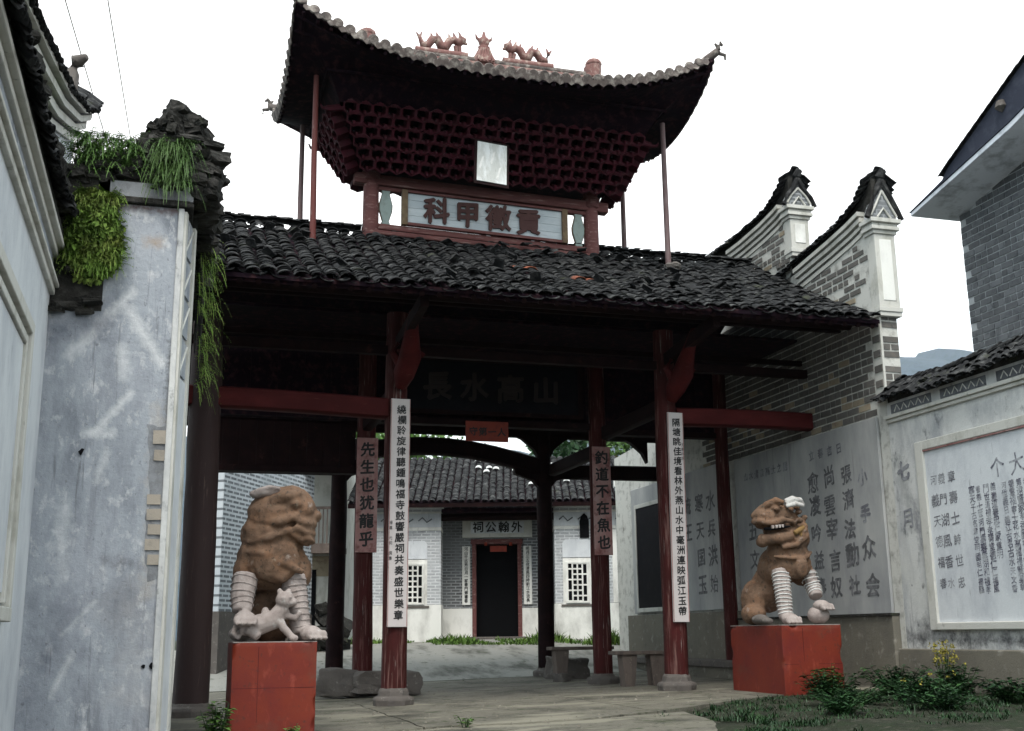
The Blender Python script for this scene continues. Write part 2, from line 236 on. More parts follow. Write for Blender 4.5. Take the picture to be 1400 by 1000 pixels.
def basis(o, u, v, w): 
    return Matrix(((u[0], v[0], w[0], o[0]), (u[1], v[1], w[1], o[1]), (u[2], v[2], w[2], o[2]), (0, 0, 0, 1)))
def polyline_in(pts, x):
    for (x0, y0), (x1, y1) in zip(pts, pts[1:]):
        if x0 <= x <= x1: return y0 + (y1 - y0) * (x - x0) / (x1 - x0)
    return pts[0][1] if x < pts[0][0] else pts[-1][1]

# text as mesh, one glyph at a time (brush-like: heavier, slightly uneven)
_gl = {}
DG = None
def glyph(ch, ext=.0, off=.018):
    k = (ch, ext, off)
    if k in _gl: return _gl[k]
    cu = bpy.data.curves.new('glyph', 'FONT'); cu.body = ch; cu.size = 1; cu.align_x = 'CENTER'; cu.offset = off; cu.extrude = ext; cu.resolution_u = 2
    o = bpy.data.objects.new('glyph', cu); COL.objects.link(o); bpy.context.view_layer.update()
    me = bpy.data.meshes.new_from_object(o.evaluated_get(bpy.context.evaluated_depsgraph_get()))
    vs = [v.co.copy() for v in me.vertices]; fs = [tuple(p.vertices) for p in me.polygons]
    if vs:
        cx = (min(v.x for v in vs) + max(v.x for v in vs)) / 2; cy = .36
        for v in vs:
            v.x -= cx; v.y -= cy
            n = noise.noise_vector(Vector((v.x * 3.5, v.y * 3.5, ord(ch) * .37)))
            v.x += n.x * .028; v.y += n.y * .028 + v.x * .07
    bpy.data.objects.remove(o); bpy.data.curves.remove(cu); bpy.data.meshes.remove(me)
    _gl[k] = (vs, fs); return _gl[k]
def text_into(mb, ch, o, u, v, size, ext=0., off=.018, wide=1.):
    vs, fs = glyph(ch, ext, 0.); w = Vector(u).cross(Vector(v)); u = Vector(u); v = Vector(v); o = Vector(o)
    mb.marks = getattr(mb, 'marks', []) + [(len(mb.v), len(mb.f))]
    # heavier brush strokes: the glyph laid again a stroke-width aside, each a hair prouder
    sh = [(0, 0)] if off < .012 else [(-off, 0), (off, .3 * off), (0, off), (.2 * off, -off)]
    for k_, (a, b) in enumerate(sh): mb.add([o + u * ((p.x + a) * size * wide) + v * ((p.y + b) * size) + w * (p.z * size + .0005 * k_) for p in vs], fs)

def letters(m, mat, parent):
    mk_ = m.marks + [(len(m.v), len(m.f))]
    for (a, c), (b, d) in zip(mk_, mk_[1:]):
        if b > a:
            q = MB(); q.v = m.v[a:b]; q.f = [tuple(i - a for i in f) for f in m.f[c:d]]; part('character', q, mat, parent)
# voxel-fused blobs for carved stone
def blob(name, shapes, mat, parent, loc, voxel=.03, disp=.012, rz=0, rings=14, smooth_it=4, nscale=6):
    mb = MB()
    for sh in shapes:
        if sh[0] == 'e':
            _, c, r = sh[:3]; rot = Euler([R(a) for a in sh[3]]).to_matrix() if len(sh) > 3 else Matrix.Identity(3)
            vs = []; fs = []; n = rings; m = rings // 2 + 2
            for i in range(m + 1):
                th = math.pi * i / m
                for k in range(n):
                    ph = 2 * math.pi * k / n
                    vs.append(Vector(c) + rot @ Vector((r[0] * math.sin(th) * math.cos(ph), r[1] * math.sin(th) * math.sin(ph), r[2] * math.cos(th))))
            for i in range(m):
                for k in range(n): fs.append((i * n + k, i * n + (k + 1) % n, (i + 1) * n + (k + 1) % n, (i + 1) * n + k))
            mb.add(vs, fs)
        elif sh[0] == 't':
            mb.tube(sh[1], sh[2], 12)
        elif sh[0] == 'b':
            mb.box(*sh[1])
    me = bpy.data.meshes.new(name); me.from_pydata(mb.v, [], mb.f)
    bm = bmesh.new(); bm.from_mesh(me); bmesh.ops.remove_doubles(bm, verts=bm.verts, dist=1e-5); bmesh.ops.recalc_face_normals(bm, faces=bm.faces); bm.to_mesh(me); bm.free()
    t = bpy.data.objects.new('tmp', me); COL.objects.link(t)
    rm = t.modifiers.new('r', 'REMESH'); rm.mode = 'VOXEL'; rm.voxel_size = voxel; sm = t.modifiers.new('s', 'SMOOTH'); sm.iterations = smooth_it; sm.factor = .5
    bpy.context.view_layer.update()
    m2 = bpy.data.meshes.new_from_object(t.evaluated_get(bpy.context.evaluated_depsgraph_get()))
    bpy.data.objects.remove(t); bpy.data.meshes.remove(me)
    if disp:
        for v, nn in zip(m2.vertices, [n.vector.copy() for n in m2.vertex_normals]):
            v.co += nn * (noise.noise(v.co * nscale + Vector(loc)) * disp + noise.noise(v.co * nscale * 3) * disp * .4)
    m2.name = name; m2.materials.clear(); m2.materials.append(MT[mat]); m2.polygons.foreach_set('use_smooth', [True] * len(m2.polygons))
    o = bpy.data.objects.new(name, m2); COL.objects.link(o); o.parent = parent; o.location = Vector(loc) - (wloc(parent) if parent else Vector((0, 0, 0))); o.rotation_euler = (0, 0, rz)
    return o

# foliage
def leaves(mb, c, r, n, size, droop=0, slim=.5, shell=.3):
    for _ in range(n):
        while True:
            p = Vector((rnd(-1, 1), rnd(-1, 1), rnd(-1, 1)))
            if shell < p.length < 1: break
        p = Vector((p.x * r[0], p.y * r[1], p.z * r[2])) + Vector(c)
        s = size * rnd(.6, 1.4); q = Euler((rnd(0, 6.3), rnd(-1.2, 1.2), rnd(0, 6.3))).to_matrix()
        a = q @ Vector((s, 0, 0)); b = q @ Vector((0, s * slim, 0)); k = q @ Vector((0, 0, s * .18)) - Vector((0, 0, droop * s))
        mb.add([p, p + a * .5 + b + k * .4, p + a + k, p + a * .5 - b + k * .4], [(0, 1, 2, 3)])
def blades(mb, c, r, n, h, w, lean=.4, hang=False):
    for _ in range(n):
        a = rnd(0, 6.28); q = math.sqrt(rnd(0, 1)); p = Vector((c[0] + math.cos(a) * q * r[0], c[1] + math.sin(a) * q * r[1], c[2] + (rnd(-r[2], r[2]) if len(r) > 2 else 0)))
        d = Vector((rnd(-1, 1), rnd(-1, 1), 0)) * lean; H = h * rnd(.5, 1.2); wv = Vector((-d.y, d.x, 0)).normalized() * w if d.length else Vector((w, 0, 0))
        z = Vector((0, 0, H)); m = p + z * .6 + d * H * .4; t = p + z * (1 if not hang else .35) + d * H * 1.1
        if hang: m = p + z * .25 + d * H * .5; t = p - z * .8 + d * H * .9
        mb.add([p - wv, p + wv, m + wv * .8, m - wv * .8, t], [(0, 1, 2, 3), (3, 2, 4)])
def fern(mb, p, L, az, droop, n=9, w=.05):
    p = Vector(p); d = Vector((math.cos(az), math.sin(az), .5)); prev = p.copy(); side = Vector((-math.sin(az), math.cos(az), 0))
    for i in range(n):
        t = (i + 1) / n; q = p + d * (L * t) + Vector((0, 0, -droop * L * t * t * 1.6))
        lw = w * (1.15 - t) * 3; dirv = (q - prev).normalized()
        for sg in (-1, 1):
            a = q + side * sg * lw + dirv * lw * .5 + Vector((0, 0, -.02))
            mb.add([q, q + dirv * w * .45, a], [(0, 1, 2)])
        mb.add([prev + side * .004, prev - side * .004, q - side * .003, q + side * .003], [(0, 1, 2, 3)])
        prev = q
def shrub(name, c, r, n, size, mat, label, cat, group=None, stems=4, **k):
    t = thing(name, (c[0], c[1], c[2] - r[2]), label, cat, group)
    m = MB(); leaves(m, c, r, n, size, **k); part('foliage', m, mat, t, kind='stuff')
    s = MB()
    for i in range(stems):
        s.tube([(c[0] + rnd(-.05, .05), c[1], c[2] - r[2] - .02), (c[0] + rnd(-.5, .5) * r[0], c[1] + rnd(-.5, .5) * r[1], c[2] + rnd(-.3, .6) * r[2])], [.012 * (1 + r[2]), .005], 5)
    part('stem', s, 'bark', t); return t

# ================================================================== SETTING
def gz(x, y):
    z = .02 + .024 * (max(-2, min(12, x)) - 3.7)
    t = max(0, min(1, (y - 25.5) / 8)); return z + .86 * t * t * (3 - 2 * t)
def struct(o): o['kind'] = 'structure'; return o
def sheet(name, xs, ys, fz, mat):
    mb = MB(); vs = [(x, y, fz(x, y)) for y in ys for x in xs]; n = len(xs)
    mb.add(vs, [(j * n + i, j * n + i + 1, (j + 1) * n + i + 1, (j + 1) * n + i) for j in range(len(ys) - 1) for i in range(n - 1)])
    return struct(part(name, mb, mat, smooth=True))
def frange(a, b, s): 
    n = int(round((b - a) / s)); return [a + (b - a) * i / n for i in range(n + 1)]
gx = [-1200, -600, -200, -60, -20] + frange(-6, 18, .25) + [24, 40, 90, 250, 700, 2800]
gy = [-300, -200, -50, -10, 4] + frange(10, 20, .2) + frange(21, 44, 1) + [60, 120, 300, 900, 2200]
sheet('ground', gx, gy, lambda x, y: gz(x, y) - .07 + (.035 * noise.noise(Vector((x * 1.7, y * 1.7, 0))) if y < 21 else 0) + (.05 if y < 17.5 and x > 7.5 else 0), 'soil')
# gate floor: concrete slabs parted by cracks, real gaps between them
crack = [(-.2, 14.3), (1.2, 14.9), (2.4, 14.6), (3.5, 14.95), (4.4, 14.75), (5.3, 14.8), (6.3, 15.15), (7.3, 15.7), (8.3, 16.35), (9.0, 16.75), (9.5, 16.95), (11.9, 17.1)]
floor = bpy.data.objects.new('gate_floor', None); COL.objects.link(floor); struct(floor)
def slab(poly, mat='concrete', th=.09, dz=0):
    # subdivide edges with little wobble
    p2 = []
    for (a, b) in zip(poly, poly[1:] + poly[:1]):
        n = max(1, int((Vector(b) - Vector(a)).length / .35))
        for i in range(n):
            t = i / n; x = a[0] + (b[0] - a[0]) * t; y = a[1] + (b[1] - a[1]) * t
            w = noise.noise_vector(Vector((x * 2.1, y * 2.1, 3.3))) * .06 + noise.noise_vector(Vector((x * 9, y * 9, 1.3))) * .018; p2.append((x + w.x, y + w.y))
    mb = MB(); n = len(p2)
    mb.add([(x, y, gz(x, y) + dz) for x, y in p2] + [(x, y, gz(x, y) - th) for x, y in p2], [tuple(range(n)), tuple(range(2 * n - 1, n - 1, -1))] + [(i, i + n, (i + 1) % n + n, (i + 1) % n) for i in range(n)])
    return part('concrete_slab', mb, mat, floor)
slab([(-.1, 11.5), (5.6, 11.5), (6.6, 13.6), (6.9, 15.2), (6.3, 15.12), (5.3, 14.77), (4.4, 14.72), (3.5, 14.92), (2.4, 14.57), (1.2, 14.87), (-.1, 14.3)], 'concrete', dz=-.015)
cy = lambda x: polyline_in(crack, x) + .09
xe = [-.1, 3.2, 6.6, 9.1, 11.8]
for a, b in zip(xe, xe[1:]):
    xs = [a + .02] + [c[0] for c in crack if a < c[0] < b] + [b - .01]
    slab([(x, cy(x)) for x in xs] + [(b - .01, 19.2), (a + .02, 19.2)])
    slab([(a + .02, 19.22), (b - .01, 19.22), (b - .01, 22.85), (a + .02, 22.85)])
    slab([(a + .02, 22.87), (b - .01, 22.87), (b - .01, 26.6), (a + .02, 26.6)])
sheet('courtyard_paving', frange(-8, 16, .5), frange(26.7, 35.2, .5), lambda x, y: gz(x, y) - .005, 'concrete_yard')
# hills
def hill(name, pts, y0, y1, seed):
    mb = MB(); n = len(pts); ys = frange(0, 1, .1); vs = []
    for t in ys:
        for x, h in pts: vs.append((x, y0 + (y1 - y0) * t, -2 + (h + 2) * math.sin(t * math.pi / 2) ** .8 + 3 * noise.noise(Vector((x * .06, t * 4, seed)))))
    mb.add(vs, [(j * n + i, j * n + i + 1, (j + 1) * n + i + 1, (j + 1) * n + i) for j in range(len(ys) - 1) for i in range(n - 1)])
    return struct(part(name, mb, 'hill', smooth=True))
hill('hill', [(x, 24 + 6 * math.sin(x * .021) + 9 * noise.noise(Vector((x * .05, 0, 1)))) for x in frange(-120, 260, 5)], 150, 280, 1)
hill('hill', [(x, 4 * (103 + 32 * math.sin(x * .0028 - 2.35) + 10 * noise.noise(Vector((x * .009, 0, 5))) + 4 * noise.noise(Vector((x * .03, 0, 5))))) for x in frange(-900, 2700, 24)], 1350, 2000, 2)

# ================================================================== TILES (shared arcs)
def arc_mesh(name, w, l, h, th=.014, seg=6, cup=False, taper=.9):
    """clay tile: arc across x, length along +y, crown up (or cupped)"""
    mb = MB(); vs = []; 
    for j, y in enumerate((-l / 2, l / 2)):
        k = 1 if j == 0 else taper
        for t_ in (0, th):
            for i in range(seg + 1):
                a = math.pi * (.08 + .84 * i / seg); x = -math.cos(a) * (w / 2) * k; z = math.sin(a) * h * (1 if not cup else -1) + (h if cup else 0)
                vs.append((x, y, z + t_ - (0 if j == 0 else 0)))
    s = seg + 1; fs = []
    for i in range(seg):
        fs += [(i, i + 1, 2 * s + i + 1, 2 * s + i), (s + i, 3 * s + i, 3 * s + i + 1, s + i + 1), (i, s + i, s + i + 1, i + 1), (2 * s + i, 2 * s + i + 1, 3 * s + i + 1, 3 * s + i)]
    fs += [(0, 2 * s, 3 * s, s), (seg, s + seg, 3 * s + seg, 2 * s + seg)]
    return vs, fs
TV = arc_mesh('t', .23, .24, .075); TC = arc_mesh('t', .23, .24, .05, cup=True)
def tile_mb(src): m = MB(); m.add(*src); return m
def lay_tile(src, M, mb): mb.add([M @ Vector(v) for v in src[0]], src[1])

# ================================================================== GATEHOUSE
gate = thing('gatehouse', (5.93, 21.25, 0), 'old timber gatehouse with dark red columns, black tiled roof and raised tower', 'gatehouse')
XC = 5.85; YR = 21.25
EZ, RZ, EY = 6.48, 8.78, 16.95
BY, BZ = 26.9, 6.05
def roof_z(y):
    if y <= YR: t = (y - EY) / (YR - EY); return EZ + (RZ - EZ) * (t * .86 + t * t * .14)
    t = (BY - y) / (BY - YR); return BZ + (RZ - BZ) * (t * .86 + t * t * .14)
X0, X1 = .12, 11.78
sagf = lambda x: -.05 * math.sin(math.pi * (x - X0) / (X1 - X0)) + .03 * noise.noise(Vector((x * .9, 0, 0)))
lroof = MB()
ys = frange(EY, BY, .5)
vs = []; n = len(ys)
for x in (X0, X1):
    for y in ys: vs.append((x, y, roof_z(y) - .02))
    for y in ys: vs.append((x, y, roof_z(y) - .09))
fs = []
for j in range(n - 1):
    fs += [(j, j + 1, 2 * n + j + 1, 2 * n + j), (n + j, 3 * n + j, 3 * n + j + 1, n + j + 1)]
fs += [(0, 2 * n, 3 * n, n), (n - 1, 2 * n - 1, 4 * n - 1, 3 * n - 1)]
lroof.add(vs, fs)
LR = part('lower_roof', lroof, 'soffit', gate)
tm = tile_mb(TV).mesh('tile', 'tile_dark', smooth=35); tmc = tile_mb(TC).mesh('tile_cup', 'tile_dark', smooth=35); tmr = tile_mb(TV).mesh('tile_rust', 'tile_rust', smooth=35)
rest = MB(); ncol = int((X1 - X0) / .245); cnt = 0
slope_rows = 30
for c in range(ncol + 1):
    x = X0 + .13 + c * (X1 - X0 - .26) / ncol
    wob = rnd(-.03, .03)
    for r in range(slope_rows):
        y = EY - .03 + (YR + .05 - EY) * (r / slope_rows)
        sl = math.atan2(roof_z(y + .2) - roof_z(y), .2) - .10
        zz = roof_z(y) + sagf(x)
        for kind in (0, 1):
            xx = x + (0 if kind == 0 else .12) + wob * (r / slope_rows) + rnd(-.014, .014)
            if xx > X1 - .05: continue
            j = 1.7 if (noise.noise(Vector((x * .8, y * .8, 9))) > .0) else 1.1
            M = Matrix.Translation((xx, y + .1 + rnd(-.03, .03) * j, zz + (.055 if kind == 0 else .0) + rnd(0, .02) * j)) @ Euler((sl + rnd(-.05, .05) * j, rnd(-.13, .13) * j, rnd(-.1, .1) * j)).to_matrix().to_4x4() @ Matrix.Diagonal((1, 1.0, .9, 1))
            rust = (abs(x - 6.0) < .25 and r == 16) or (abs(x - 6.9) < .3 and r == 12 and kind == 0)
            if r < 3 or rust:
                piece('roof_tile', tmr if rust else (tm if kind == 0 else tmc), LR, M); cnt += 1
            else: lay_tile(TV if kind == 0 else TC, M, rest)
for c in range(ncol + 1):          # rear slope, seen only from the courtyard
    x = X0 + .13 + c * (X1 - X0 - .26) / ncol
    for r in range(16):
        y = BY - (BY - YR) * (r / 16); sl = math.atan2(roof_z(y) - roof_z(y - .2), .2) 
        M = Matrix.Translation((x, y - .12, roof_z(y) + .05)) @ Matrix.Rotation(sl, 4, 'X') @ Matrix.Diagonal((1, 1.5, 1, 1)); lay_tile(TV, M, rest)
# ridge: stacked loose tiles standing on edge
for i in range(190):
    x = X0 + .05 + i * (X1 - X0 - .1) / 190
    if 3.2 < x < 8.2 and rnd(0, 1) < .3: continue
    M = Matrix.Translation((x, YR + rnd(-.03, .03), RZ + .08 + rnd(-.02, .03))) @ Euler((0, rnd(.15, .6), rnd(-.1, .1) + math.pi / 2)).to_matrix().to_4x4() @ Matrix.Diagonal((.9, .5, 1, 1)); lay_tile(TV, M, rest)
for i in range(60):                # slipped and broken tiles lying about
    x = rnd(X0 + .2, X1 - .2); y = rnd(EY + .4, YR - .3)
    M = Matrix.Translation((x, y, roof_z(y) + .13)) @ Euler((.4 + rnd(-.3, .3), rnd(-.3, .3), rnd(0, 6))).to_matrix().to_4x4() @ Matrix.Diagonal((.9, .8, .7, 1)); lay_tile(TV, M, rest)
part('roof_tiles', rest, 'tile_dark', LR, smooth=35, kind='stuff')
# rafters, eave board, purlins
for i in range(42):
    x = X0 + .12 + i * (X1 - X0 - .24) / 41
    m = MB(); a = Vector((x, EY + .05, roof_z(EY + .05) - .15)); b = Vector((x, YR, RZ - .15)); c = Vector((x, BY - .05, BZ - .15))
    m.tube([a, b], .045, 6); part('rafter', m, 'dark_wood', LR)
m = MB(); m.box(X0, X1, EY + .06, EY + .09, EZ - .13, EZ - .03); part('eave_board', m, 'soffit', LR)
for y, r in ((17.9, .10), (19.6, .13), (21.25, .13), (22.9, .13), (26.5, .12)):
    m = MB(); m.tube([(X0, y, roof_z(y) - .32), (X1, y, roof_z(y) - .32)], r, 10); part('purlin', m, 'dark_wood', gate, smooth=40)
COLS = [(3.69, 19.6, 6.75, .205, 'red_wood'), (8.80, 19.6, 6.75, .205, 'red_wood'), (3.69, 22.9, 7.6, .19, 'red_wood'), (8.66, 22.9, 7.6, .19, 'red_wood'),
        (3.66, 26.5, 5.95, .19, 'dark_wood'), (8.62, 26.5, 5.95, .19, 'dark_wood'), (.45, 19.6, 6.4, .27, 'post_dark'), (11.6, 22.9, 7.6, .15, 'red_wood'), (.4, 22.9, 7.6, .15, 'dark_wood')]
for i, (x, y, h, r, mt) in enumerate(COLS):
    z0 = gz(x, y); m = MB()
    b0 = .28 if i < 2 else .2
    m.lathe((x, y, z0 + b0 - .02), [(r * (1.03 - .1 * t), (h - z0 - b0) * t) for t in frange(0, 1, .02)], 28)
    m.v = [(v[0] + .012 * math.sin(v[2] * .9 + i) + (v[0] - x) * .05 * noise.noise(Vector((v[0] * 5, v[1] * 5, v[2] * .8))) + (v[0] - x) * .05 * noise.noise(Vector((v[0] * 22, v[1] * 22, v[2] * 1.2))), v[1] + (v[1] - y) * .05 * noise.noise(Vector((v[0] * 5, v[1] * 5, v[2] * .8 + 9))), v[2]) for v in m.v]; c = part('column', m, mt, gate, smooth=50)
    m = MB()
    m.lathe((x, y, z0 - .03), [(r + .13, 0), (r + .15, .12), (r + .13, .16), (r + .06, .18), (r + .05, b0 - .02), (r + .02, b0 + .03)], 8 if i < 2 else 10); part('column_base', m, 'stone_grey', c, bevel=.012)
def beam(a, b, w, h, mt='red_beam', name='beam', camber=0, n=8, rnded=True):
    m = MB(); a = Vector(a); b = Vector(b); pts = [a + (b - a) * (i / n) + Vector((0, 0, camber * math.sin(math.pi * i / n))) for i in range(n + 1)]
    sec = [(math.cos(t) , math.sin(t)) for t in [2 * math.pi * k / 14 for k in range(14)]] if rnded else [(-1, -1), (1, -1), (1, 1), (-1, 1)]
    sec = [(max(-.88, min(.88, s * 1.15)) / .88, max(-.88, min(.88, c * 1.15)) / .88) for c, s in sec] if rnded else sec
    d = (b - a).normalized(); sd_ = d.cross(Vector((0, 0, 1))).normalized(); k = len(sec)
    m.add([p + sd_ * s * w / 2 + Vector((0, 0, c * h / 2)) for p in pts for s, c in sec], [(i * k + q, i * k + (q + 1) % k, (i + 1) * k + (q + 1) % k, (i + 1) * k + q) for i in range(n) for q in range(k)] + [tuple(range(k)), tuple(n * k + q for q in range(k))])
    return part(name, m, mt, gate, smooth=40, bevel=0 if rnded else .01)
beam((.12, 19.6, 5.08), (3.52, 19.6, 5.0), .3, .36, camber=.015)
beam((8.97, 19.6, 5.08), (11.83, 19.6, 5.1), .3, .34, camber=.02)
beam((.12, 19.6, 6.05), (11.83, 19.6, 6.05), .16, .16, 'dark_wood', 'tie_beam', rnded=False)
beam((.12, 19.75, 6.3), (11.83, 19.75, 6.3), .1, .1, 'dark_wood', 'tie_beam', rnded=False)
beam((.12, 18.3, 6.62), (11.83, 18.3, 6.62), .09, .12, 'dark_wood', 'tie_beam', rnded=False)
for x in (3.69, 8.8):
    beam((x, 17.3, 6.35), (x, 19.45, 6.15), .14, .22, 'dark_wood', 'eave_arm', rnded=False)
    beam((x, 19.8, 5.3), (x, 22.72, 5.3), .2, .3, 'dark_wood', 'cross_beam')
    beam((x, 23.1, 5.0), (x, 26.35, 5.0), .2, .3, 'dark_wood', 'cross_beam')
    # carved eave strut above each front column
    m = MB(); m.tube([(x + .02, 19.35, 5.35), (x + .04, 19.2, 5.55), (x + .1, 18.95, 5.8), (x + .05, 18.6, 6.1), (x, 18.2, 6.4)], [.10, .19, .2, .13, .07], 10)
    m.tube([(x + .05, 19.1, 5.72), (x + .25, 19.05, 5.93), (x + .36, 19.05, 5.85)], [.1, .09, .05], 8)
    m.tube([(x - .05, 19.1, 5.72), (x - .17, 19.1, 5.9), (x - .1, 19.0, 6.05)], [.09, .07, .04], 8)
    part('carved_strut', m, 'red_beam', gate, smooth=60)
# ceiling and upper board walls put in to keep the inside dark
m = MB(); m.box(X0, X1, 19.75, 22.8, 6.75, 6.8); part('shade_ceiling_board', m, 'soffit', gate)
def planks(x0, x1, y, z0, z1, mt='dark_wood', w=.32):
    n = max(1, int((x1 - x0) / w)); 
    for i in range(n):
        a = x0 + (x1 - x0) * i / n; m = MB(); m.box(a + .004, a + (x1 - x0) / n - .004, y - .02 + rnd(-.004, .004), y + .02, z0, z1); part('wall_plank', m, mt, gate)
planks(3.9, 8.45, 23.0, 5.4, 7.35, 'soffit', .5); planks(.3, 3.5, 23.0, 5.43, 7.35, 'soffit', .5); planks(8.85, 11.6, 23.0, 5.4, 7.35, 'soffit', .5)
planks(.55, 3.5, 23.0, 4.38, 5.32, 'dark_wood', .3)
m = MB(); m.box(.3, 3.5, 22.88, 23.12, 5.36, 5.36 + .012); 
m = MB(); m.box(3.88, 8.47, 22.8, 23.05, 5.36, 5.5); part('lintel', m, 'dark_wood', gate, bevel=.01)
m = MB(); m.box(.55, 3.5, 22.85, 23.12, 4.3, 4.42); part('lintel', m, 'dark_wood', gate, bevel=.01)
m = MB(); m.box(8.85, 11.6, 22.85, 23.12, 5.3, 5.42); part('lintel', m, 'dark_wood', gate, bevel=.01)
# third row: cambered beam with spandrel brackets
beam((3.66, 26.5, 5.25), (8.62, 26.5, 5.05), .26, .42, 'dark_wood', camber=.35)
beam((8.75, 26.5, 4.98), (11.7, 26.5, 5.0), .22, .36, 'dark_wood')
beam((.4, 26.5, 4.95), (3.5, 26.5, 4.95), .22, .4, 'dark_wood')
planks(.5, 3.4, 26.5, 5.15, 6.0, 'dark_wood', .4)
for x, s in ((8.62, -1), (8.62, 1), (3.66, 1)):
    m = MB(); poly = [(x + s * .1, 5.9 if s > 0 else 4.85)] 
    poly = [(x + s * .12, 4.55), (x + s * .3, 4.75), (x + s * .75, 4.9), (x + s * .75, 5.1), (x + s * .12, 5.15)]
    m.prism(poly, 1, 26.4, 26.6); part('spandrel', m, 'dark_wood', gate, bevel=.01)
for x, s in ((8.62, 1), (8.62, -1), (11.45, -1)):
    m = MB(); m.prism([(x + s * .12, 5.25), (x + s * .25, 5.5), (x + s * .55, 5.75), (x + s * .8, 5.85), (x + s * .12, 5.9)], 1, 26.4, 26.6); part('spandrel', m, 'dark_wood', gate, bevel=.01)
beam((3.66, 26.5, 5.95), (11.7, 26.5, 5.95), .16, .14, 'dark_wood', 'tie_beam', rnded=False)

# ---- tower on the ridge
TZ = lambda x: -.028 * (x - 5.75)
def tw(name, m, mt, **k):
    m.v = [(v[0], v[1], v[2] + TZ(v[0])) for v in m.v]; return part(name, m, mt, gate, **k)
for x in (3.43, 8.02):
    m = MB(); m.lathe((x, 21.2, 8.3), [(.165, 0), (.16, .4), (.15, 1.9)], 14); tw('tower_post', m, 'tower_wood', smooth=50)
    m = MB(); m.lathe((x, 21.2, 9.77), [(.13, -.02), (.19, .03), (.19, .22), (.13, .3)], 12); tw('post_cap', m, 'tower_wood', smooth=40)
def tbeam(x0, x1, z, h, w=.2, y=21.2):
    m = MB(); m.box(x0, x1, y - w / 2, y + w / 2, z - h / 2, z + h / 2); tw('tower_beam', m, 'tower_wood', bevel=.03)
tbeam(3.08, 8.38, 9.82, .22, .24); tbeam(3.56, 7.9, 9.66, .09, .14); tbeam(3.56, 7.9, 8.86, .13, .18); tbeam(3.4, 8.05, 8.72, .1, .3)
for x in (3.72, 7.73):       # waisted glass-green balusters
    m = MB(); prof = [(.075, 0), (.075, .04), (.06, .06), (.12, .28), (.125, .4), (.07, .64), (.09, .7)]
    pl = [(-r, z) for r, z in prof] + [(r, z) for r, z in reversed(prof)]
    m.prism([(x + a, 8.93 + b) for a, b in pl], 1, 21.15, 21.24); tw('vase_panel', m, 'glass_green', bevel=.01)
    m = MB(); pl2 = [(-r * 1.12, z) for r, z in prof] + [(r * 1.12, z) for r, z in reversed(prof)]
    m.prism([(x + a, 8.93 + b) for a, b in pl2], 1, 21.17, 21.22); tw('vase_edge', m, 'frame_olive')
for x, y, z0, z1, mt in ((2.19, 20.2, 8.1, 11.62, 'pole_red'), (9.27, 20.2, 8.1, 11.35, 'pole_grey'), (2.17, 22.3, 8.1, 11.4, 'pole_grey'), (9.2, 22.3, 8.1, 11.4, 'pole_grey')):
    m = MB(); m.tube([(x + (0.02 if x < 5 else 0), y, z0), (x, y, (z0 + z1) / 2), (x, y, z1)], [.06, .055, .05], 10); part('support_pole', m, mt, gate, smooth=50)
m = MB()
for k in range(5): m.lathe((9.27 + rnd(-.12, .12), 20.1 + rnd(-.1, .1), 8.16 + rnd(0, .05)), [(.1, 0), (.12, .06), (.06, .11)], 6)
part('pole_packing_stone', m, 'stone_grey', gate)
# upper roof surface
RX, RY, HX, HY = 5.75, 21.25, 4.1, 2.35
def uz(x, y, zr=12.62, mid=11.33):
    a = min(1, abs(x - RX) / HX); b = min(1, abs(y - RY) / HY); rl = 2.45
    t = max(b, max(0, (abs(x - RX) - rl) / (HX - rl)))
    return zr - (zr - mid) * (1.35 * t - .35 * t * t) + .86 * a ** 3 * b ** 2.2 + .06 * a ** 2
uxs = frange(RX - HX, RX + HX, HX / 24); uys = frange(RY - HY, RY + HY, HY / 12)
m = MB(); n = len(uxs); k = len(uys)
m.add([(x, y, uz(x, y)) for y in uys for x in uxs] + [(x, y, uz(x, y) - .07) for y in uys for x in uxs],
      [(j * n + i, j * n + i + 1, (j + 1) * n + i + 1, (j + 1) * n + i) for j in range(k - 1) for i in range(n - 1)] + [(n * k + j * n + i, n * k + (j + 1) * n + i, n * k + (j + 1) * n + i + 1, n * k + j * n + i + 1) for j in range(k - 1) for i in range(n - 1)] +
      [(i, n * k + i, n * k + i + 1, i + 1) for i in range(n - 1)] + [((k - 1) * n + i, (k - 1) * n + i + 1, n * k + (k - 1) * n + i + 1, n * k + (k - 1) * n + i) for i in range(n - 1)] +
      [(j * n, (j + 1) * n, n * k + (j + 1) * n, n * k + j * n) for j in range(k - 1)] + [(j * n + n - 1, n * k + j * n + n - 1, n * k + (j + 1) * n + n - 1, (j + 1) * n + n - 1) for j in range(k - 1)])
UR = part('upper_roof', m, 'soffit', gate)
U1 = arc_mesh('u', .20, .34, .085, seg=7); U2 = arc_mesh('u', .22, .34, .04, seg=6, cup=True)
um = tile_mb(U1).mesh('u', 'tile_pink', smooth=35); umc = tile_mb(U2).mesh('uc', 'tile_pink', smooth=35)
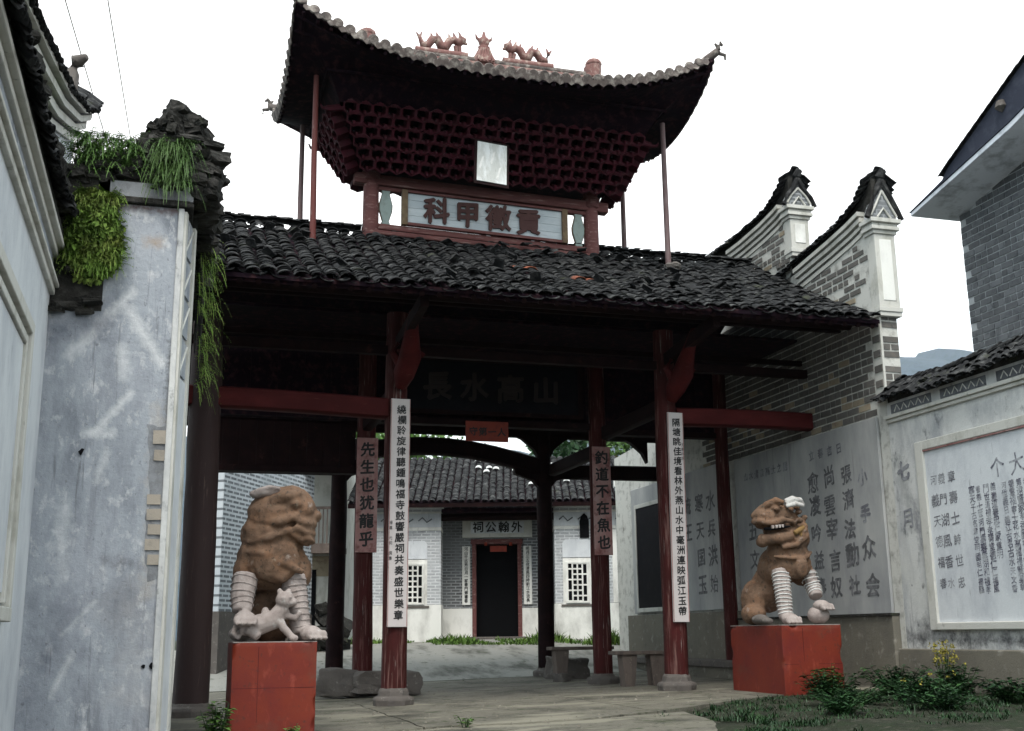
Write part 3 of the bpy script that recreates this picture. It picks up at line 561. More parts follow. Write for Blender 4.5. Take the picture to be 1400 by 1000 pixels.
# end disc of a cover tile, tongue of a pan tile
dm = MB(); dm.lathe((0, 0, 0), [(.098, -.02), (.102, 0), (.09, .02)], 14); dm.xform(Matrix.Translation((0, -.17, .02)) @ Matrix.Rotation(R(90), 4, 'X')); disc = dm.mesh('disc', 'tile_pink', smooth=40)
dt = MB(); dt.prism([(-.1, .03), (.1, .03), (.08, -.05), (0, -.10), (-.08, -.05)], 1, -.185, -.165); tongue = dt.mesh('tongue', 'tile_pink')
urest = MB()
def ucol(px, py, dx, dy, steps, cupped):
    """column of tiles from eave point inwards along (dx,dy)"""
    for s in range(steps):
        x = px + dx * (.15 + .26 * s); y = py + dy * (.15 + .26 * s)
        tx = max(0, (abs(x - RX) - 2.45) / (HX - 2.45)); by = abs(y - RY) / HY
        if dy and tx > by + .06: break
        if dx and by > tx + .06: break
        e = .12; z0 = uz(x - dx * e, y - dy * e); z1 = uz(x + dx * e, y + dy * e); sl = math.atan2(z1 - z0, 2 * e)
        # across slope (roll)
        qx, qy = -dy, dx; r0 = uz(x - qx * e, y - qy * e); r1 = uz(x + qx * e, y + qy * e)
        f = Vector((dx * math.cos(sl), dy * math.cos(sl), math.sin(sl))); r_ = Vector((dy, -dx, (r0 - r1) / (2 * e))).normalized(); up = r_.cross(f).normalized(); r_ = f.cross(up)
        M = basis((x, y, uz(x, y) + (.0 if cupped else .02) + .006 * rnd(-1, 1)), r_, f, up) @ Euler((-.04, rnd(-.03, .03), rnd(-.03, .03))).to_matrix().to_4x4()
        if s == 0:
            piece('eave_tile', umc if cupped else um, UR, M); piece('drip_tile' if cupped else 'tile_end_disc', tongue if cupped else disc, UR, M)
        else: lay_tile(U2 if cupped else U1, M, urest)
nf = 37
for i in range(nf):
    for cup in (0, 1):
        x = RX - HX + .1 + (i + .5 * cup) * (2 * HX - .2) / nf
        if x > RX + HX - .05: continue
        ucol(x, RY - HY, 0, 1, 11, cup); ucol(x, RY + HY, 0, -1, 11, cup)
ns = 20
for i in range(ns):
    for cup in (0, 1):
        y = RY - HY + .1 + (i + .5 * cup) * (2 * HY - .2) / ns
        if y > RY + HY - .05: continue
        ucol(RX - HX, y, 1, 0, 9, cup); ucol(RX + HX, y, -1, 0, 9, cup)
part('roof_tiles', urest, 'tile_pink', UR, smooth=35, kind='stuff')
# eave boards and rafters underneath
for i in range(33):
    x = RX - HX + .15 + i * (2 * HX - .3) / 32; m = MB()
    y0, y1 = RY - HY + .03, RY - .9
    m.tube([(x, y0, uz(x, y0) - .11), (x, (y0 + y1) / 2, uz(x, (y0 + y1) / 2) - .12), (x, y1, uz(x, y1) - .12)], .035, 6); part('rafter', m, 'soffit', UR)
for i in range(18):
    y = RY - HY + .15 + i * (2 * HY - .3) / 17
    for s in (-1, 1):
        m = MB(); xa = RX + s * (HX - .03); xb = RX + s * (HX - 1.1)
        m.tube([(xa, y, uz(xa, y) - .11), ((xa + xb) / 2, y, uz((xa + xb) / 2, y) - .12), (xb, y, uz(xb, y) - .12)], .035, 6); part('rafter', m, 'soffit', UR)
# ridge and hips
m = MB(); m.box(RX - 2.55, RX + 2.55, RY - .1, RY + .1, 12.5, 12.74); part('ridge', m, 'ridge_pink', UR, bevel=.03)
m = MB(); m.tube([(RX - 2.6, RY, 12.78), (RX + 2.6, RY, 12.78)], .085, 10); part('ridge_roll', m, 'tile_pink', UR, smooth=40)
for sx in (-1, 1):
    for sy in (-1, 1):
        pts = []
        for i in range(13):
            t = i / 12; x = RX + sx * (2.45 + (HX - 2.45 + .04) * t); y = RY + sy * (HY + .04) * t; pts.append((x, y, uz(x, y) + .12))
        x, y, z = pts[-1]; pts += [(x + sx * .03, y + sy * .03, z + .04)]
        m = MB(); m.tube(pts, [.095] * 12 + [.08, .06], 10); part('hip_roll', m, 'tile_pink', UR, smooth=50)
        m = MB(); b = Vector(pts[-1])
        m.tube([b, b + Vector((0, 0, .09)), b + Vector((sx * .05, 0, .15)), b + Vector((sx * .1, 0, .10))], [.05, .045, .045, .025], 8)
        m.tube([b + Vector((0, 0, .05)), b + Vector((-sx * .07, 0, .13))], [.04, .02], 7)
        m.tube([b + Vector((sx * .02, 0, -.08)), b + Vector((sx * .14, 0, -.1)), b + Vector((sx * .14, 0, -.2))], [.04, .035, .02], 7)
        part('hip_finial', m, 'stone_grey', UR, smooth=60)
        # curled tip under the corner
        c = Vector((RX + sx * 3.28, RY + sy * .95, 10.86)); m = MB()
        m.tube([c + Vector((-sx * .3, 0, .06)), c, c + Vector((sx * .14, 0, .02)), c + Vector((sx * .18, 0, .1))], [.05, .04, .03, .015], 7); part('curled_tip', m, 'bracket_red', UR, smooth=60)
def dragon(cx, s):
    z = 12.86; y = RY; m = MB()
    m.tube([(cx - s * .55, y, z), (cx + s * .55, y, z)], .085, 9)
    body = [(-.46, .30), (-.4, .14), (-.3, .12), (-.2, .28), (-.08, .3), (0, .14), (.08, .13), (.17, .3), (.28, .34), (.36, .27), (.42, .36), (.52, .36)]
    m.tube([(cx + s * a, y, z + b) for a, b in body], [.04, .065, .085, .09, .095, .095, .09, .09, .085, .095, .11, .045], 9)
    for a, b in ((-.47, .36), (-.53, .40), (-.42, .42)): m.tube([(cx + s * -.46, y, z + .28), (cx + s * a, y, z + b)], [.035, .015], 6)
    for a in (-.34, .04, .3, .38): m.tube([(cx + s * a, y, z + .2), (cx + s * (a + .02), y, z + .02)], [.05, .035], 7)
    for a, b in ((-.2, .33), (-.08, .36), (.18, .36), (.28, .4)): m.tube([(cx + s * a, y, z + b), (cx + s * (a - .03), y, z + b + .1)], [.04, .01], 6)
    m.tube([(cx + s * .42, y, z + .42), (cx + s * .36, y, z + .54)], [.03, .012], 6); m.tube([(cx + s * .47, y, z + .3), (cx + s * .55, y, z + .28)], [.04, .025], 6)
    part('dragon_ornament', m, 'ridge_pink', UR, smooth=60)
dragon(4.85, 1); dragon(6.72, -1)
m = MB(); m.lathe((5.76, RY, 12.72), [(.24, 0), (.25, .12), (.2, .2), (.12, .36), (.13, .4), (.09, .43), (.11, .47), (.13, .55), (.1, .6), (.05, .64), (.02, .76)], 14, .7)
for a in (-.12, .12): m.tube([(5.76 + a * .6, RY, 13.25), (5.76 + a * 1.3, RY, 13.32), (5.76 + a * 1.5, RY, 13.4)], [.04, .03, .012], 6)
for k in range(5): m.tube([(5.76 - .16 + .08 * k, RY - .16, 12.74), (5.76 - .08 + .04 * k, RY - .11, 13.05)], [.03, .02], 6)
part('vase_finial', m, 'ridge_pink', UR, smooth=40)
for x in (3.3, 8.2):
    m = MB(); m.lathe((x, RY, 12.72), [(.16, 0), (.17, .3), (.19, .33), (.17, .4), (.08, .46)], 8); m.box(x - .2, x + .1, RY - .1, RY + .1, 12.74, 13.0); part('ridge_end_block', m, 'ridge_pink', UR, bevel=.02)

# ---- honeycomb bracket cone under the upper roof
hb = MB(); n = 6; r0, r1 = .145, .195; vs = []; L_ = .26
for (r_, z) in ((r1, L_), (r0, 0), (r0 - .035, 0), (r1 - .035, L_)):
    for k_ in range(n): a = math.pi / 3 * k_ + math.pi / 6; vs.append((r_ * math.cos(a), -z, r_ * math.sin(a)))
fs = []
for i in range(3):
    for k_ in range(n): fs.append((i * n + k_, i * n + (k_ + 1) % n, (i + 1) * n + (k_ + 1) % n, (i + 1) * n + k_))
fs += [(k_, (k_ + 1) % n, 3 * n + (k_ + 1) % n, 3 * n + k_) for k_ in range(n)]
hb.add(vs, fs)
hb.box(-.022, .022, -.30, -.02, -.13, -.055); hb.box(-.075, .075, -.27, -.21, .1, .16)
hm = hb.mesh('bracket', 'bracket_red')
base_r = (2.6, .34, 10.0); top_r = (3.1, 1.02, 11.05); rows = 6
core = MB()
c8 = [(RX + sx * base_r[0] * .985, RY + sy * base_r[1] * .9, base_r[2] + .05) for sx, sy in ((-1, -1), (1, -1), (1, 1), (-1, 1))] + [(RX + sx * (top_r[0] - .03), RY + sy * (top_r[1] - .03), top_r[2] + .1) for sx, sy in ((-1, -1), (1, -1), (1, 1), (-1, 1))]
core.add(c8, [(0, 1, 2, 3), (4, 7, 6, 5), (0, 4, 5, 1), (1, 5, 6, 2), (2, 6, 7, 3), (3, 7, 4, 0)])
part('bracket_core', core, 'soffit', gate)
stuff = MB(); nb = 0
for r in range(rows):
    t = (r + .5) / rows; hx = base_r[0] + (top_r[0] - base_r[0]) * t; hy = base_r[1] + (top_r[1] - base_r[1]) * t; z = base_r[2] + (top_r[2] - base_r[2]) * t + .02
    nx = int(2 * hx / .285) + (r % 2); ny = max(2, int(hy * 2 / .33))
    for side in ('F', 'L', 'Rr', 'B'):
        cntn = nx if side in 'FB' else ny
        for i in range(cntn):
            q = ((i + .5) / cntn) * 2 - 1
            if side == 'F': p = (RX + q * hx, RY - hy, z); rz = 0
            elif side == 'B': p = (RX + q * hx, RY + hy, z); rz = math.pi
            elif side == 'L': p = (RX - hx, RY + q * hy, z); rz = -math.pi / 2
            else: p = (RX + hx, RY + q * hy, z); rz = math.pi / 2
            sc = 2 * hx / nx / .335 if side in 'FB' else .95
            tilt = R(30) if side in 'FB' else R(24)
            M = Matrix.Translation(p) @ Matrix.Rotation(rz, 4, 'Z') @ Matrix.Rotation(tilt, 4, 'X') @ Matrix.Diagonal((sc, 1, .8, 1))
            if side == 'B' or (side == 'Rr'): lay_tile((hb.v, hb.f), M, stuff)
            else: piece('bracket', hm, gate, M); nb += 1
part('brackets', stuff, 'bracket_red', gate, kind='stuff')
# raking soffit from the bracket cone out to the eaves
per = []
for i in range(40): per.append((-1 + 2 * i / 40, -1))
for i in range(20): per.append((1, -1 + 2 * i / 20))
for i in range(40): per.append((1 - 2 * i / 40, 1))
for i in range(20): per.append((-1, 1 - 2 * i / 20))
vs = []; K_ = 5
for j in range(K_ + 1):
    t = j / K_
    for a, b in per:
        x1_, y1_ = RX + a * 4.03, RY + b * 2.28; z1_ = uz(x1_, y1_) - .13; P0 = Vector((RX + a * 3.1, RY + b * 1.0, 11.02)); P1 = Vector((RX + a * 3.36, RY + b * 1.42, 11.42)); P2 = Vector((x1_, y1_, z1_))
        vs.append(P0.lerp(P1, t / .4) if t < .41 else P1.lerp(P2, (t - .4) / .6))
n = len(per); m = MB(); m.add(vs, [(j * n + i, j * n + (i + 1) % n, (j + 1) * n + (i + 1) % n, (j + 1) * n + i) for j in range(K_) for i in range(n)])
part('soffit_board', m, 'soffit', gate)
for j, (hx_, hy_, zz) in enumerate(((3.4, 1.5, 11.40),)):
    m = MB()
    for a, b in (((-1, -1), (1, -1)), ((1, -1), (1, 1)), ((1, 1), (-1, 1)), ((-1, 1), (-1, -1))): m.tube([(RX + a[0] * hx_, RY + a[1] * hy_, zz), (RX + b[0] * hx_, RY + b[1] * hy_, zz)], .03, 6)
    part('eave_purlin', m, 'soffit', gate, smooth=50)

# ================================================================== SIGNS HUNG ON THE GATE
def board_text(mb, text, x, y, z0, z1, size, ext=.004, off=.02, dx=0., wide=1.):
    n = len(text)
    for i, ch in enumerate(text):
        z = z1 - (z1 - z0) * (i + .5) / n; text_into(mb, ch, (x + rnd(-.006, .006) + dx, y, z), (1, 0, 0), (0, 0, 1), size, ext, off, wide)
def banner(x, y, z0, z1, w, text, label, small, sx, tilt):
    t = thing('couplet_board', (x, y, z0), label, 'sign', 'white couplet boards on the front columns')
    m = MB(); m.box(x - w / 2, x + w / 2, y - .02, y + .012, z0, z1); b = part('board', m, 'banner', t, bevel=.006)
    m = MB()
    for a in (x - w / 2 + .008, x + w / 2 - .008): m.box(a - .006, a + .006, y - .026, y - .019, z0 + .01, z1 - .01)
    part('edge_strip', m, 'plaque_red', t)
    m = MB(); board_text(m, text, x + .02, y - .024, z0 + .1, z1 - .1, .165, dx=0, off=.022); letters(m, 'ink', t)
    m = MB(); n = len(small)
    for i, ch in enumerate(small):
        if ch != ' ': text_into(m, ch, (sx, y - .024, z0 + (1.72 if x < 5 else 3.2) - i * .085), (1, 0, 0), (0, 0, 1), .07, .003, .01)
    part('signature', m, 'ink', t, kind='stuff')
    t.rotation_euler = (0, tilt, 0)
banner(3.69, 19.36, 1.28, 5.14, .34, '繞欄聆旋律聽鍾鳴福寺鼓響嚴祠共奏盛世樂章', 'white board of black characters on the left front column, ending above worn red paint', '楊嘉 光明 撰書', 3.55, .006)
banner(8.83, 19.36, 1.32, 5.12, .31, '隔塘眺佳境看林外燕山水中毫洲連映弧江玉帶', 'white board of black characters on the right front column, beside the bench', '王書林撰', 8.96, .012)
def plaque(x, y, z0, z1, w, text, label, mt):
    t = thing('red_plaque', (x, y, z0), label, 'sign', 'red plaques on the inner columns')
    m = MB(); m.box(x - w / 2, x + w / 2, y - .02, y + .015, z0, z1); part('board', m, mt, t, bevel=.006)
    m = MB(); board_text(m, text, x, y - .024, z0 + .08, z1 - .06, .30, off=.03); letters(m, 'ink', t)
plaque(3.69, 22.68, 2.73, 5.0, .42, '先生也犹龍乎', 'faded red plaque of six black characters, partly behind the left white board', 'plaque_red')
plaque(8.66, 22.68, 2.72, 4.99, .40, '釣道不在魚也', 'faded red plaque of six black characters between dark post and right front column', 'plaque_red')
t = thing('small_red_sign', (6.17, 22.7, 5.0), 'small red board with four black characters hanging under the dark name board', 'sign')
m = MB(); m.box(5.72, 6.63, 22.70, 22.74, 5.02, 5.44); part('board', m, 'sign_red', t, bevel=.01)
m = MB()
for i, ch in enumerate('守第一人'): text_into(m, ch, (5.88 + i * .2, 22.696, 5.22), (1, 0, 0), (0, 0, 1), .19, .004, .025)
letters(m, 'ink', t)
t = thing('name_board', (6.3, 22.66, 5.6), 'long black name board with four dull raised characters in deep shade above the passage', 'name board')
m = MB(); m.box(4.35, 8.2, 22.7, 22.78, 5.62, 6.7); part('board', m, 'board_black', t)
m = MB(); fr = [(4.29, 8.26, 5.56, 5.64), (4.29, 8.26, 6.68, 6.76)]
for a in fr: m.box(a[0], a[1], 22.66, 22.8, a[2], a[3])
m.box(4.27, 4.37, 22.665, 22.795, 5.56, 6.76); m.box(8.18, 8.28, 22.665, 22.795, 5.56, 6.76); part('frame', m, 'dark_wood', t)
for i, ch in enumerate('長水高山'):
    m = MB(); text_into(m, ch, (5.12 + i * .78, 22.68, 6.14), (1, 0, 0), (0, 0, 1), .62, .02, .03); part('character', m, 'char_dim', t)
# raised title board of the tower
t = thing('title_board', (5.75, 21.1, 8.9), 'white title board with four raised brown characters between tower posts', 'name board')
def tb(name, m, mt, **k):
    m.v = [(v[0], v[1], v[2] + TZ(v[0])) for v in m.v]; return part(name, m, mt, t, **k)
for k_ in range(4):
    m = MB(); m.box(4.13, 7.35, 21.10 + rnd(-.003, .003), 21.13, 8.99 + k_ * .16 + .003, 8.99 + (k_ + 1) * .16 - .003); tb('plank', m, 'board_white')
for a in ((4.02, 4.14, 8.93, 9.66), (7.34, 7.46, 8.93, 9.66)): m = MB(); m.box(a[0], a[1], 21.04, 21.16, a[2], a[3]); tb('frame_post', m, 'frame_olive', bevel=.008)
for a in ((4.14, 7.34, 8.93, 8.99), (4.14, 7.34, 9.61, 9.64)): m = MB(); m.box(a[0], a[1], 21.05, 21.155, a[2], a[3]); tb('frame_rail', m, 'tower_wood', bevel=.006)
for i, ch in enumerate('科甲徵貢'):
    m = MB(); text_into(m, ch, (4.72 + i * .635, 21.075, 9.29), (1, 0, 0), (0, 0, 1), .56, .03, .035, .95); tb('character', m, 'char_brown')
t = thing('upright_tablet', (5.5, 19.85, 9.4), 'pale weathered wooden tablet leaning upright in front of the red brackets', 'tablet')
Mt = Matrix.Translation((5.50, 19.78, 9.88)) @ Matrix.Rotation(R(-14), 4, 'X') @ Matrix.Rotation(R(5), 4, 'Y')
m = MB(); m.box(-.29, .29, -.03, 0, -.46, .46); m.xform(Mt); part('board', m, 'tablet', t)
m = MB(); m.box(-.34, .34, -.01, .03, .46, .52); m.box(-.34, .34, -.01, .03, -.52, -.46); m.box(-.34, -.29, -.011, .031, -.46, .46); m.box(.29, .34, -.011, .031, -.46, .46); m.xform(Mt); part('frame', m, 'dark_wood', t)
for a, b in ((-.2, .1), (.02, .25), (.14, -.1)):
    m = MB(); m.prism([(a, b), (a + .045, b + .03), (a - .02, b - .3), (a - .06, b - .26)], 1, -.034, -.031); m.xform(Mt); part('flaked_strip', m, 'stone_white', t)

# ================================================================== WALL HELPERS
def coping(parent, pts, limit, half=.26, rise=.16, step=.12, mt='tile_dark', jit=1., pinch=1., name='coping_tile', kindname='coping_tiles'):
    pts = [Vector(p) for p in pts]; tm_ = tile_mb(TV).mesh(name, mt, smooth=35); rest = MB(); acc = 0; cnt = 0
    for a, b in zip(pts, pts[1:]):
        d = b - a; Ln = d.length; d.normalize(); s = acc
        while s < Ln:
            p = a + d * s; hz = Vector((d.x, d.y, 0)).normalized(); sd_ = Vector((hz.y, -hz.x, 0))
            for sg in (-1, 1):
                for row in (0, 1):
                    o = p + sd_ * sg * (half * (.72 if row == 0 else .28)) + Vector((0, 0, -rise * (.75 if row == 0 else .25) + rnd(-.02, .02) * jit))
                    yv = (-sd_ * sg * half + Vector((0, 0, rise))).normalized(); xv = d.copy(); zv = xv.cross(yv)
                    if zv.z < 0: xv = -xv; zv = xv.cross(yv)
                    xv = yv.cross(zv).normalized(); zv = xv.cross(yv).normalized()
                    M = basis(o, xv, yv, zv) @ Euler((rnd(-.12, .12) * jit, rnd(-.2, .2) * jit, rnd(-.15, .15) * jit)).to_matrix().to_4x4() @ Matrix.Diagonal((.72 * pinch, .95, .7, 1))
                    if cnt < limit and sg == (1 if sd_.dot(Vector((0, 0, 1.15)) - p) > 0 else -1): piece(name, tm_, parent, M); cnt += 1
                    else: lay_tile(TV, M, rest)
            M = basis(p + Vector((0, 0, .02 + rnd(-.015, .03) * jit)), sd_, d, sd_.cross(d)) @ Euler((rnd(.1, .3), rnd(-.15, .15), 0)).to_matrix().to_4x4() @ Matrix.Diagonal((.8, .75, .9, 1)); lay_tile(TV, M, rest)
            s += step
        acc = s - Ln
    part(kindname, rest, mt, parent, smooth=35, kind='stuff')
def strip_along(pts, x0, x1, dz0, dz1):
    """band following (y,z) points between two x planes"""
    m = MB(); n = len(pts)
    vs = [(x, y, z + dz) for x in (x0, x1) for dz in (dz0, dz1) for y, z in pts]
    fs = []
    for i in range(n - 1): fs += [(i, i + 1, n + i + 1, n + i), (2 * n + i, 3 * n + i, 3 * n + i + 1, 2 * n + i + 1), (i, 2 * n + i, 2 * n + i + 1, i + 1), (n + i, n + i + 1, 3 * n + i + 1, 3 * n + i)]
    fs += [(0, n, 3 * n, 2 * n), (n - 1, 3 * n - 1, 4 * n - 1, 2 * n - 1)]
    m.add(vs, fs); return m
def strip2(lo, hi, x0, x1):
    ys_ = sorted({p[0] for p in lo} | {p[0] for p in hi}); m = MB()
    m.prism([(y, polyline_in(lo, y) - .22) for y in ys_] + [(y, polyline_in(hi, y) - .1) for y in reversed(ys_)], 0, x0, x1); return m
def bricks(parent, o, u, v, wn, inside, nu, nv, bw, bh, mt, limit, gap=.014, proud=.014, mt2=None, p2=.0, skip=0.):
    """running-bond bricks standing proud of the mortar face; o origin, u along, v up, wn outward normal"""
    o = Vector(o); u = Vector(u); v = Vector(v); wn = Vector(wn)
    bm_ = MB(); bm_.box(-.5, .5, -.5, .5, -1, 1); me = bm_.mesh('brick', mt); me2 = bm_.mesh('brick', mt2) if mt2 else None
    rest = MB(); c = 0
    for j in range(nv):
        for i in range(-1, nu):
            header = (j % 4 == 3)
            w_ = bw * (.5 if header else 1)
            for h in (range(2) if header else range(1)):
                a = (i + (.5 if j % 2 else 0)) * bw + h * w_
                cu, cv = a + w_ / 2, (j + .5) * bh
                if not inside(cu, cv) or (skip and rnd(0, 1) < skip): continue
                p = o + u * cu + v * cv + wn * rnd(-.002, .004)
                M = basis(p, u * (w_ - gap), v * (bh - gap), wn * proud) @ Euler((0, 0, rnd(-.02, .02))).to_matrix().to_4x4()
                if c < limit: piece('brick', me2 if (me2 and rnd(0, 1) < p2) else me, parent, M); c += 1
                else: rest.add([M @ Vector(q) for q in bm_.v], bm_.f)
    if rest.v: part('bricks', rest, mt, parent, kind='stuff')
    return c

# ================================================================== RIGHT SIDE WALL WITH HORSE-HEAD GABLES
XW = 11.85
sw = thing('side_wall', (12.05, 20, 0), 'grey brick side wall right of the gate with lower horse-head gable', 'wall', 'horse-head gable walls')
g1 = [(17.08, 8.86), (17.3, 8.78), (17.7, 8.69), (18.3, 8.59), (19.4, 8.44), (20.5, 8.30)]
c1 = [(17.0, 9.25), (17.12, 9.12), (17.3, 8.98), (17.6, 8.86), (18.0, 8.75), (18.6, 8.66), (19.4, 8.56), (20.5, 8.42)]
m = MB(); body = [(17.07, 0)] + [(17.07, g1[0][1] - .35)] + [(y, z - .22) for y, z in g1[1:]] + [(21.25, 8.7), (26.9, 6.1), (30, 5.9), (30, 0)]
m.prism(body, 0, XW, XW + .36); part('wall', m, 'mortar', sw)
def gtop(y): return polyline_in(g1, y) - .62 if y < 19.9 else 99
roofline = lambda y: roof_z(max(EY, y)) 
bricks(sw, (XW, 24.0, 4.82), (0, -1, 0), (0, 0, 1), (-1, 0, 0), lambda a, b: (24 - a > 17.35) and (4.82 + b < roofline(24 - a) - .16) and 4.82 + b < gtop(24 - a), 22, 25, .37, .135, 'brick_grey', 215, gap=.03, mt2='brick_tan', p2=.12)
bricks(sw, (XW, 20.3, 6.98), (0, -1, 0), (0, 0, 1), (-1, 0, 0), lambda a, b: 6.98 + b > roofline(20.3 - a) - .12 and 20.3 - a > 17.3 and 6.98 + b < gtop(20.3 - a), 9, 12, .37, .135, 'brick_grey', 60, gap=.05, skip=.25, mt2='brick_tan', p2=.1)
# quoin pier, front face
bricks(sw, (XW + .005, 17.07, 5.0), (1, 0, 0), (0, 0, 1), (0, -1, 0), lambda a, b: 0 < a - .01 and a < .36 and b < 1.6, 2, 12, .36, .135, 'brick_grey', 25, gap=.034)
m = MB(); m.box(XW - .012, XW + .03, 17.05, 17.3, 5.0, 6.55); part('quoin_plaster', m, 'trim_white', sw)
for j in range(6):
    m = MB(); m.box(XW - .03, XW + .02, 17.06 + .02 * (j % 2), 17.28, 5.03 + j * .27, 5.03 + j * .27 + .12); part('quoin_brick', m, 'brick_grey', sw)
def gable_dress(T, g, y0, zp0, zp1, ztop, x0=XW):
    for k, (a, b, pr) in enumerate(((-.62, -.54, .03), (-.50, -.43, .06), (-.39, -.31, .10), (-.28, -.2, .14))):
        g = [p for p in g if p[0] < y0 + 2.6] + [(y0 + 2.55, polyline_in(g, y0 + 2.55))]; pts = [(y, z) for y, z in g if y > y0 + .15]
        pts = [(y0 + .2, polyline_in(g, y0 + .2))] + pts
        part('cornice_band', strip_along(pts, x0 - pr, x0 + .36 + pr, a, b), 'trim_white', T)
    for k in (0, 1, 2): 
        a = (-.54, -.43, -.31)[k]; b = (-.50, -.39, -.28)[k]; part('cornice_shadow_course', strip_along([(y0 + .2, polyline_in(g, y0 + .2))] + [(y, z) for y, z in g if y > y0 + .2], x0 - .01 * (k + 1), x0 + .36 + .01 * (k + 1), a + .001, b - .001), 'brick_grey', T)
    m = MB(); m.box(x0 - .02, x0 + .4, y0 - .10, y0 + .16, zp0, zp1); part('pilaster', m, 'trim_white', T, bevel=.012)
    m = MB(); m.box(x0 + .07, x0 + .31, y0 - .112, y0 - .09, zp0 + .12, zp1 - .1); part('pilaster_panel', m, 'hall_white', T, bevel=.008)
    for k, (e, a, b) in enumerate(((.03, 0, .07), (.075, .07, .14), (.05, .14, .2), (.1, .2, .28))):
        m = MB(); m.box(x0 - .02 - e, x0 + .4 + e, y0 - .10 - e, y0 + .2, zp1 + a, zp1 + b - .003); part('capital_step', m, 'trim_white', T, bevel=.008)
    m = MB(); m.box(x0 - .05, x0 + .43, y0 - .13, y0 + .18, zp0 - .09, zp0 - .003); m.box(x0 - .03, x0 + .41, y0 - .11, y0 + .17, zp0 - .17, zp0 - .092); part('pilaster_foot', m, 'trim_white', T, bevel=.008)
    zc = zp1 + .28; xc = x0 + .19
    m = MB(); m.prism([(xc - .27, zc), (xc + .27, zc), (xc + .22, zc + .2), (xc + .08, ztop - .38), (xc, ztop - .26), (xc - .08, ztop - .38), (xc - .22, zc + .2)], 1, y0 - .12, y0 + .1); part('gable_tympanum', m, 'hall_brick_dark', T)
    m = MB()
    for s in (-1, 1): m.tube([(xc + s * .36, y0 - .15, zc + .0), (xc + s * .27, y0 - .15, zc + .2), (xc + s * .12, y0 - .14, ztop - .42), (xc, y0 - .13, ztop - .2)], [.05, .05, .05, .06], 7)
    part('gable_verge', m, 'tile_dark', T)
    m = MB()
    for s in (-1, 1): m.tube([(xc + s * .27, y0 - .14, zc + .05), (xc + s * .17, y0 - .14, zc + .22), (xc, y0 - .13, ztop - .4)], .022, 6)
    m.tube([(xc - .14, y0 - .14, zc + .02), (xc, y0 - .14, zc + .2), (xc + .14, y0 - .14, zc + .02)], .02, 6)
    part('gable_relief', m, 'trim_white', T)
    m = MB(); m.tube([(xc, y0 - .05, ztop - .3), (xc, y0 - .12, ztop - .12), (xc + .02, y0 - .2, ztop)], [.12, .09, .05], 8)
    m.tube([(xc, y0 - .1, ztop - .12), (xc + .1, y0 - .16, ztop - .02)], [.06, .03], 6); part('ridge_tip', m, 'tile_dark', T)
gable_dress(sw, g1, 17.07, 6.72, 8.08, 9.3)
part('coping_bed', strip2(g1, c1, XW + .02, XW + .34), 'stone_dark', sw)
coping(sw, [(XW + .18, y, z - .0) for y, z in c1], 160, half=.34, rise=.22, step=.11)
g2 = [(19.95, 10.02), (20.3, 9.93), (20.9, 9.84), (21.8, 9.76), (23.5, 9.70), (25.5, 9.66)]
c2 = [(19.85, 10.42), (19.97, 10.29), (20.2, 10.14), (20.6, 10.02), (21.2, 9.93), (22.2, 9.87), (23.5, 9.84), (25.5, 9.8)]
sw2 = thing('rear_gable_wall', (12.4, 22.5, 8), 'higher horse-head gable stepping up behind the tiled roof end', 'wall', 'horse-head gable walls')
m = MB(); m.prism([(19.9, 8.3)] + [(19.9, 9.7)] + [(y, z - .22) for y, z in g2[1:]] + [(25.5, 7.0), (21, 7.0)], 0, XW + .015, XW + .37); part('wall', m, 'mortar', sw2)
bricks(sw2, (XW + .015, 24.0, 8.3), (0, -1, 0), (0, 0, 1), (-1, 0, 0), lambda a, b: 8.3 + b < polyline_in(g2, 24 - a) - .62 and 24 - a > 20.05, 12, 9, .37, .135, 'brick_grey', 120, gap=.05, skip=.25, mt2='brick_tan', p2=.1)
gable_dress(sw2, g2, 19.9, 8.75, 9.38, 10.45, XW + .015)
part('coping_bed', strip2(g2, c2, XW + .03, XW + .35), 'stone_dark', sw2)
coping(sw2, [(XW + .19, y, z - .0) for y, z in c2], 160, half=.34, rise=.22, step=.11)

# ---- white calligraphy panels on the side wall
CH = '山水雲天月風花春秋文章千古江湖日星河清和明德仁義書香門第世家國士名賢道遠高堂福壽康寧忠孝詩禮'
def wall_text(mb, ch, y, z, s, x, off=.03):
    q = rnd(-.09, .09); s *= rnd(.85, 1.1)
    return text_into(mb, ch, (x, y, z), (0, -math.cos(q), math.sin(q)), (0, math.sin(q), math.cos(q)), s, .002, off * rnd(.5, 1.6))
t = thing('calligraphy_panel', (11.8, 20, 1.4), 'large white wall panel of big brushed characters behind the right lion', 'sign', 'white calligraphy panels on the side wall')
m = MB(); m.box(11.775, 11.83, 17.31, 22.72, 1.42, 4.79); part('panel', m, 'panel_white', t, bevel=.008)
m = MB()
for col, y in (('張濟法動社', 18.38), ('尚雲宰言奴', 18.95), ('愈凌吟益奉', 19.5)):
    for i, ch in enumerate(col): wall_text(m, ch, y + rnd(-.04, .04), 3.93 - i * .5 + rnd(-.04, .04), .41, 11.772)
wall_text(m, '众', 17.83, 2.55, .42, 11.772); wall_text(m, '会', 17.80, 1.9, .42, 11.772)
for i, ch in enumerate('五文志'): wall_text(m, ch, 22.0, 3.2 - i * .6, .42, 11.772)
letters(m, 'ink_faded', t)
m = MB()
for i, ch in enumerate('小手'): wall_text(m, ch, 17.85, 3.8 - i * .65, .36, 11.772)
for i, ch in enumerate('月日年'): wall_text(m, ch, 20.3, 3.5 - i * .5, .3, 11.772)
for i, ch in enumerate('立春吉日'): wall_text(m, ch, 19.5 - i * .32, 4.42, .2, 11.772)
